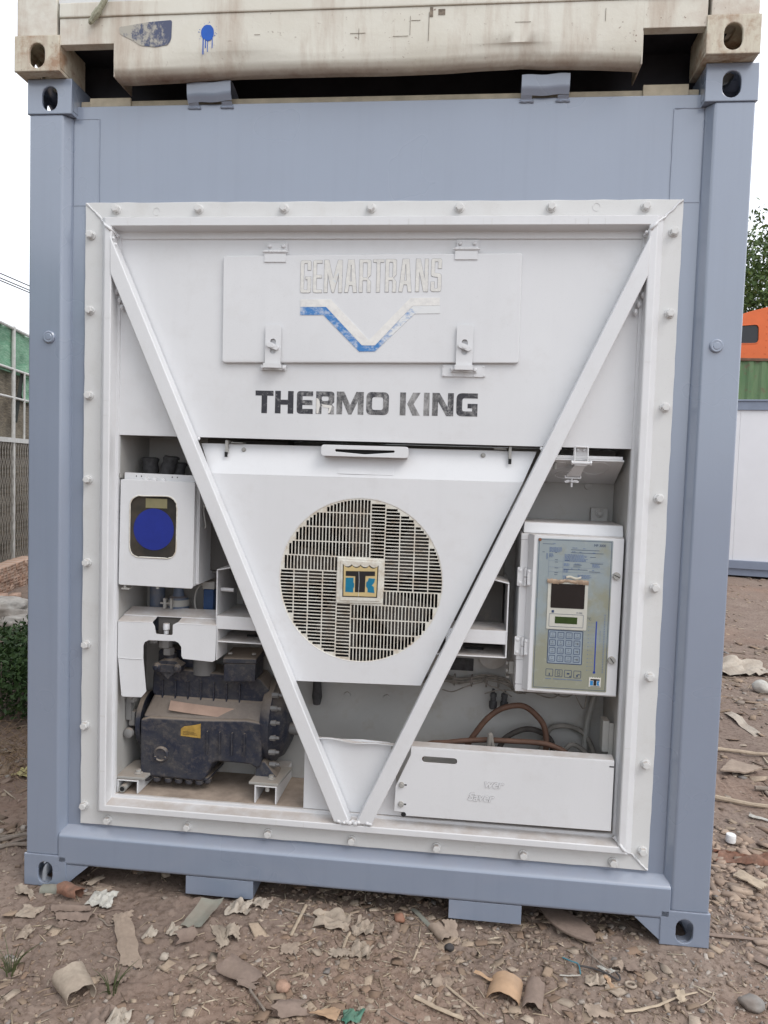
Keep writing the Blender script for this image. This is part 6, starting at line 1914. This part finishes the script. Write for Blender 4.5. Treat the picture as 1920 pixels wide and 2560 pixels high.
# bricks: a row of hollow bricks three courses high, running back along the fence
BRICK = [litter_mat('red_clay_brick', (.54, .36, .27), var=.14, scale=20), litter_mat('pale_clay_brick', (.58, .43, .34), var=.14, scale=20)]
def brick_mesh(name, mat, L=.20, W=.095, Hh=.080):
    me = plate_mesh([rect(-W/2, W/2, 0, Hh)]+[rnd(rect(-W/2+.013+.038*i, -W/2+.043+.038*i, .012+.032*j, .036+.032*j), .003, 2) for i in (0, 1) for j in (0, 1)], -L/2, L, .001)
    me.name = name
    me.materials.clear(); me.materials.append(mat)
    return me
bm_ = [brick_mesh('clay_brick', m) for m in BRICK]
fd = Vector((-.22, .976)).normalized()
fn_ = Vector((fd.y, -fd.x))
random.seed(17)
n = 0
for course in range(4):
    for k in range(14):
        if course == 3 and k < 1: continue
        s = -.4+k*.105
        px, py = -4.99+fd.x*s, 5.72+fd.y*s
        zb_ = gz(-4.99, 5.72)-.01
        o = link('clay_brick', bm_[(k*7+course*3) % 2], None)
        j = random.uniform(-.012, .012)
        o.location = (px+fn_.x*(j-.06), py+fn_.y*(j-.06), zb_+course*.0815)
        o.rotation_euler = (0, 0, math.atan2(fd.y, fd.x)-math.pi/2+math.pi/2+math.pi/2*0+random.uniform(-.05, .05)+math.pi/2)
        o.rotation_euler = (0, 0, math.atan2(fn_.y, fn_.x)+math.pi/2+random.uniform(-.06, .06))
        tag(o, 'hollow clay brick in the stacked row along the fence', 'brick', 'bricks stacked in a row along the fence')
for (x, y, a, lab) in ((-4.60, 5.30, .3, 'loose hollow brick lying in front of the brick row'), (-4.72, 5.25, .4, 'second loose brick left of the first loose one')):
    o = link('clay_brick', bm_[0], None); o.location = (x, y, gz(x, y)); o.rotation_euler = (0, 0, a); tag(o, lab, 'brick')

# fence: posts and rails carrying shade netting, chain link below
F0 = Vector((-5.35, 5.5)); 
def fp(y): return -5.35-.2254*(y-5.5)
fence = thing('netted_fence', (fp(7), 7, 0), 'tall fence of chain link and green and brown shade netting at the left', 'fence')
STEEL = plain('pale_galvanised_steel', (.56, .56, .54), .5, var=.12, scale=15)
Y0, Y1 = -9.0, 11.0
def rail(z, r, name='rail'):
    MB().cyl((fp(Y0), Y0, z), (fp(Y1), Y1, z), r, seg=10).build(name, STEEL, fence)
rail(3.285, .022); rail(2.745, .018); rail(2.37, .016)
MB().prism([(-.03, 1.765), (.03, 1.765), (.03, 1.835), (-.03, 1.835)], 0, 1, 'xz')
b = MB().hexa([(fp(Y0)-.03, Y0, 1.775), (fp(Y0)+.03, Y0, 1.775), (fp(Y1)+.03, Y1, 1.775), (fp(Y1)-.03, Y1, 1.775), (fp(Y0)-.03, Y0, 1.835), (fp(Y0)+.03, Y0, 1.835), (fp(Y1)+.03, Y1, 1.835), (fp(Y1)-.03, Y1, 1.835)])
b.build('flat_rail', STEEL, fence)
for y, r in ((-8.9, .026), (-7.2, .026), (-5.6, .026), (-4.0, .026), (-2.4, .026), (-.8, .026), (.8, .026), (2.4, .026), (3.75, .026), (5.35, .026), (6.97, .026), (7.36, .016), (8.6, .026), (10.2, .026)):
    z0 = gz(fp(y), y)-.05
    MB().cyl((fp(y)+.005, y, z0 if r > .02 else 1.83), (fp(y)+.005, y, 3.31 if r > .02 else 2.745), r, seg=10).build('post', STEEL, fence)
def net_mat(name, a, b_, sc, alpha=1.0):
    t = NT(name)
    w = t.noise(1.0, 6, .7, sc=(8, 8, sc)); w2 = t.noise(2.0, 4, .6); w3 = t.noise(1.0, 3, .6, sc=(30, 30, 260))
    c = t.mix(t.ramp(w, [(.42, 0.0), (.60, 1.0)]), a, b_)
    c = t.mix(t.math('MULTIPLY', t.ramp(w2, [(.45, 0.0), (.7, 1.0)]), .45), c, tuple(v*.55 for v in a))
    c = t.mix(t.math('MULTIPLY', t.ramp(w3, [(.45, 0.0), (.55, 1.0)]), .35), c, tuple(v*.5 for v in a))
    return t.done(c, .8, spec=.2, normal=t.bump(w, .4, .01))
NET_GREEN = net_mat('green_shade_net', (.15, .34, .22), (.33, .50, .36), 90)
NET_BROWN = net_mat('brown_shade_net', (.155, .135, .105), (.33, .28, .21), 90)
NET_DARK = net_mat('dark_shade_net', (.11, .10, .085), (.245, .205, .15), 70)
def net(name, y0, y1, z0, z1, off, mat, amp, seed, sagb=0.0):
    def fn(u, v):
        y = y0+(y1-y0)*u
        a = amp*(mnoise.noise(Vector((u*(y1-y0)*2.2, v*2.2, seed)))+.5*mnoise.noise(Vector((u*(y1-y0)*6, v*5, seed+3))))
        z = z0+(z1-z0)*v
        if v == 0: z -= sagb*abs(math.sin(u*14))
        return (fp(y)-off+a, y, z)
    return MB().grid(fn, int((y1-y0)*20), 26, .003).build(name, mat, fence, angle=70)
net('green_net', Y0, Y1, 2.70, 3.28, .03, NET_GREEN, .03, 1)
net('green_net_tail', 7.44, 8.5, 2.36, 2.72, .055, NET_GREEN, .02, 8)
net('brown_net', Y0, Y1, 1.80, 2.735, .085, NET_BROWN, .04, 2)
net('dark_net', Y0, Y1, .15, 1.80, .13, NET_DARK, .09, 3)
def flapf(u, v): return (fp(7.40)+.02-.03*v, 7.10+.30*v+.18*u*(1-v)*.5-.08*(1-u)*v, 2.05+.72*v)
MB().grid(flapf, 8, 12, .004).build('torn_net', plain('black_net_rag', (.03, .034, .03), .8, var=.4), fence)
# chain link
b = MB()
pz, py_ = .125, .088
nY = int((9.2-5.0)/py_)
for k in range(nY):
    for s in (1, -1):
        P = []
        for j in range(14):
            y = 5.0+k*py_+ (py_*.5 if ((j+ (s < 0)) % 2) else 0) - py_*.25
            P.append((fp(y)+.018+.004*s, y, .14+j*pz+.002*s))
        b.tube(P, .0036, 4)
CL = b.build('chain_link', plain('grey_wire', (.36, .34, .31), .55, var=.15), fence)
# power lines
POLE = plain('weathered_pole', (.20, .17, .14), .9, var=.25)
def pole(y, label):
    p = thing('utility_pole', (-9, y, 0), label, 'utility pole')
    MB().cyl((-9, y, -.3), (-9, y, 6.2), .12, .09, seg=12).build('pole_shaft', POLE, p)
    MB().box(-9.5, -8.5, y-.05, y+.05, 5.25, 5.35).build('crossarm', POLE, p)
pole(-16, 'wooden utility pole behind the viewer'); pole(62, 'far wooden utility pole behind the containers')
for k, (dx, dz) in enumerate(((0, 0.0), (.0, -.14), (.18, -.16))):
    P = [(-9+dx, -16+78*t_, 5.36+dz-1.2*4*t_*(1-t_)*.12) for t_ in [i/30 for i in range(31)]]
    tag(MB().tube(P, .012, 5).build('power_line', RUBBER), ['topmost black power line above the left fence', 'middle black power line above the left fence', 'lowest black power line above the left fence'][k], 'power line', None)

# ------------------------------------------------------------------ right background: white site container, green containers, orange cab, tree
site = thing('site_container', (7.6, 9.5, 0), 'white panelled site container with blue-grey rails behind at right', 'container')
ang = -.20
ux, uy = math.cos(ang), math.sin(ang)
SX, SY = 4.75, 10.32
def sp(a, d): return (SX+ux*a-uy*d, SY+uy*a+ux*d)
def sbox(b, a0, a1, d0, d1, z0, z1):
    c = [sp(a0, d0), sp(a1, d0), sp(a1, d1), sp(a0, d1)]
    return b.hexa([(x, y, z0) for x, y in c]+[(x, y, z1) for x, y in c])
PANEL_W = plain('white_sandwich_panel', (.72, .73, .76), .45, var=.02, scale=3)
GREYBLUE = plain('site_blue_grey', (.21, .245, .32), .45, var=.06, scale=6)
a0, a1 = -3.0, 3.06
b = MB(); sbox(b, a0, a1, 0, .10, 2.72, 2.86); sbox(b, a0, a1, -.02, .10, 2.8603, 2.89)
b.build('top_rail', GREYBLUE, site, bevel=.006)
b = MB(); sbox(b, a0, a1, -.02, .10, .13, .262)
b.build('bottom_rail', GREYBLUE, site, bevel=.006)
b = MB(); sbox(b, a0, a1, .015, .10, .012, .1297)
b.build('base_beam', GREYBLUE, site, bevel=.006)
for k in range(6):
    b = MB(); sbox(b, a0+.1+k*.977, a0+.1+k*.977+.9755, .03, .09, .2625, 2.7195)
    b.build('wall_panel', PANEL_W, site, bevel=.003)
for a in (a0, a1-.1):
    b = MB(); sbox(b, a, a+.0995, .0, .10, .2622, 2.7197); b.build('corner_post', GREYBLUE, site)
b = MB(); sbox(b, a0, a1, .105, 2.4, .02, 2.86); b.build('body', PANEL_W, site)

GREEN = []
t = NT('faded_green_container_paint')
n1 = t.noise(1.0, 6, .7, sc=(3, 3, .6)); n2 = t.noise(4, 5, .7)
c = t.mix(t.ramp(n1, [(.4, 0.0), (.68, 1.0)]), (.075, .155, .068), (.13, .20, .10))
c = t.mix(t.math('MULTIPLY', t.ramp(n2, [(.58, 0.0), (.70, 1.0)]), .7), c, (.14, .08, .055))
GREENP = t.done(c, .6)
RUSTY = plain('rusty_rail', (.13, .075, .05), .8, var=.35, scale=5)
gcx, gcy = 8.0, 20.6
def green(z, label):
    g_ = thing('green_container', (gcx, gcy, z), label, 'shipping container')
    b = MB()
    prof = [0.0, 0.0, .036, .036]
    xs, ys = [], []
    x, k = gcx-6.0, 0
    steps = (.11, .07, .11, .07)
    while x < gcx+6.0:
        xs.append(x); ys.append(gcy+prof[(k % 4)] if True else 0)
        x += steps[k % 4]; k += 1
    n = len(xs)
    pts = []
    for i in range(n): pts.append((xs[i], gcy+(.0 if (i % 4) in (0, 1) else .045)))
    v = [(x, y, zz) for zz in (z+.14, z+2.47) for x, y in pts]
    b.add(v, [(i, i+1, n+i+1, n+i) for i in range(n-1)])
    b.build('corrugated_wall', GREENP, g_, smooth=False)
    MB().box(gcx-6.05, gcx+6.05, gcy-.03, gcy+.05, z+2.4705, z+2.55).build('top_rail', RUSTY, g_, bevel=.006)
    MB().box(gcx-6.05, gcx+6.05, gcy-.03, gcy+.05, z+.0, z+.1395).build('bottom_rail', GREENP, g_, bevel=.006)
    MB().box(gcx-6.05, gcx+6.05, gcy+.09, gcy+2.4, z+.05, z+2.54).build('body', GREENP, g_)
    for x in (gcx-6.06, gcx+5.96):
        MB().box(x, x+.10, gcy-.025, gcy+.08, z+.141, z+2.4695).build('corner_post', GREENP, g_)
    for x in (gcx-6.07, gcx+5.90):
        for zz in (z, z+2.473): MB().box(x, x+.17, gcy-.04, gcy+.12, zz, zz+.118).build('corner_casting', RUSTY, g_)
green(0, 'lower green corrugated container mostly hidden behind the white one'); green(2.592, 'upper green corrugated container rising above the white one at right')

cabm = plain('orange_truck_paint', (.62, .13, .035), .4, var=.06, scale=4)
cab = thing('truck_cab', (8.9, 21.6, 5.18), 'orange truck cab body set on top of the green containers', 'truck cab')
zc0 = 5.18+.012
# side wall with a round-cornered window, roof rising to the right
cw = [(7.75, zc0), (11.2, zc0), (11.2, zc0+2.05), (10.2, zc0+1.90), (9.20, zc0+1.55), (8.45, zc0+1.36), (7.95, zc0+1.12), (7.78, zc0+.80)]
win = rnd([(8.02, zc0+.44), (8.84, zc0+.46), (8.82, zc0+1.00), (8.04, zc0+.93)], .13, 6)
win2 = rnd(rect(9.55, 10.7, zc0+.55, zc0+1.40), .12, 6)
cabside = plate('side_wall', [rnd(cw, [.05, .05, .2, .3, .4, .4, .2, .2], 5), win, win2], 21.0, .05, cabm, cab, bevel=.012)
for w in (win, win2):
    cx_ = sum(p[0] for p in w)/len(w); cz_ = sum(p[1] for p in w)/len(w)
    plate('window', [[(cx_+(x-cx_)*1.05, cz_+(z-cz_)*1.08) for x, z in w]], 21.028, .01, plain('dark_glass', (.02, .022, .026), .12), cab)
    pl_ = [[(cx_+(x-cx_)*1.06, cz_+(z-cz_)*1.09) for x, z in w], w]
    plate('window_moulding', pl_, 20.985, .02, cabm, cabside, bevel=.006)
b = MB()
for k in range(7): b.lathe([(.016, 21.0), (.014, 20.988), (.0005, 20.985)], (9.06, 0, zc0+.15+.2*k), 'y', 8)
for k in range(12): b.lathe([(.012, 21.0), (.011, 20.99), (.0005, 20.988)], (7.9+.28*k, 0, zc0+.16), 'y', 8)
b.build('rivet', cabm, cabside)
b = MB().prism(rnd(cw, [.05, .05, .2, .3, .4, .4, .2, .2], 5), 21.0505, 22.9, 'xz')
b.build('cab_shell', cabm, cab)
MB().box(7.7, 11.25, 20.96, 22.95, 5.137, zc0-.001).build('sill_beam', RUBBER, cab)

tree = thing('leafy_tree', (12.0, 26.5, 0), 'tall leafy green tree behind the orange truck cab', 'tree')
b = MB()
random.seed(14)
b.tube([(12.0, 26.5, -.2), (12.1, 26.5, 3), (11.9, 26.4, 6.2)], [.26, .2, .13], 10)
for k in range(14):
    a = random.uniform(0, 6.28); z0 = random.uniform(4.5, 6.4); l = random.uniform(1.2, 2.8)
    b.tube([(11.95, 26.45, z0), (11.95+l*.5*math.cos(a), 26.45+l*.5*math.sin(a), z0+l*.5), (11.95+l*math.cos(a), 26.45+l*math.sin(a), z0+l*.95)], [.08, .05, .015], 6)
b.build('trunk', POLE, tree)
TREE_L = foliage('tree_leaves', (.03, .065, .014), (.10, .15, .04))
leaf_cloud('crown', 15000, (11.7, 26.5, 8.3), (2.7, 2.6, 2.7), .10, TREE_L, tree, 21, clump=42)
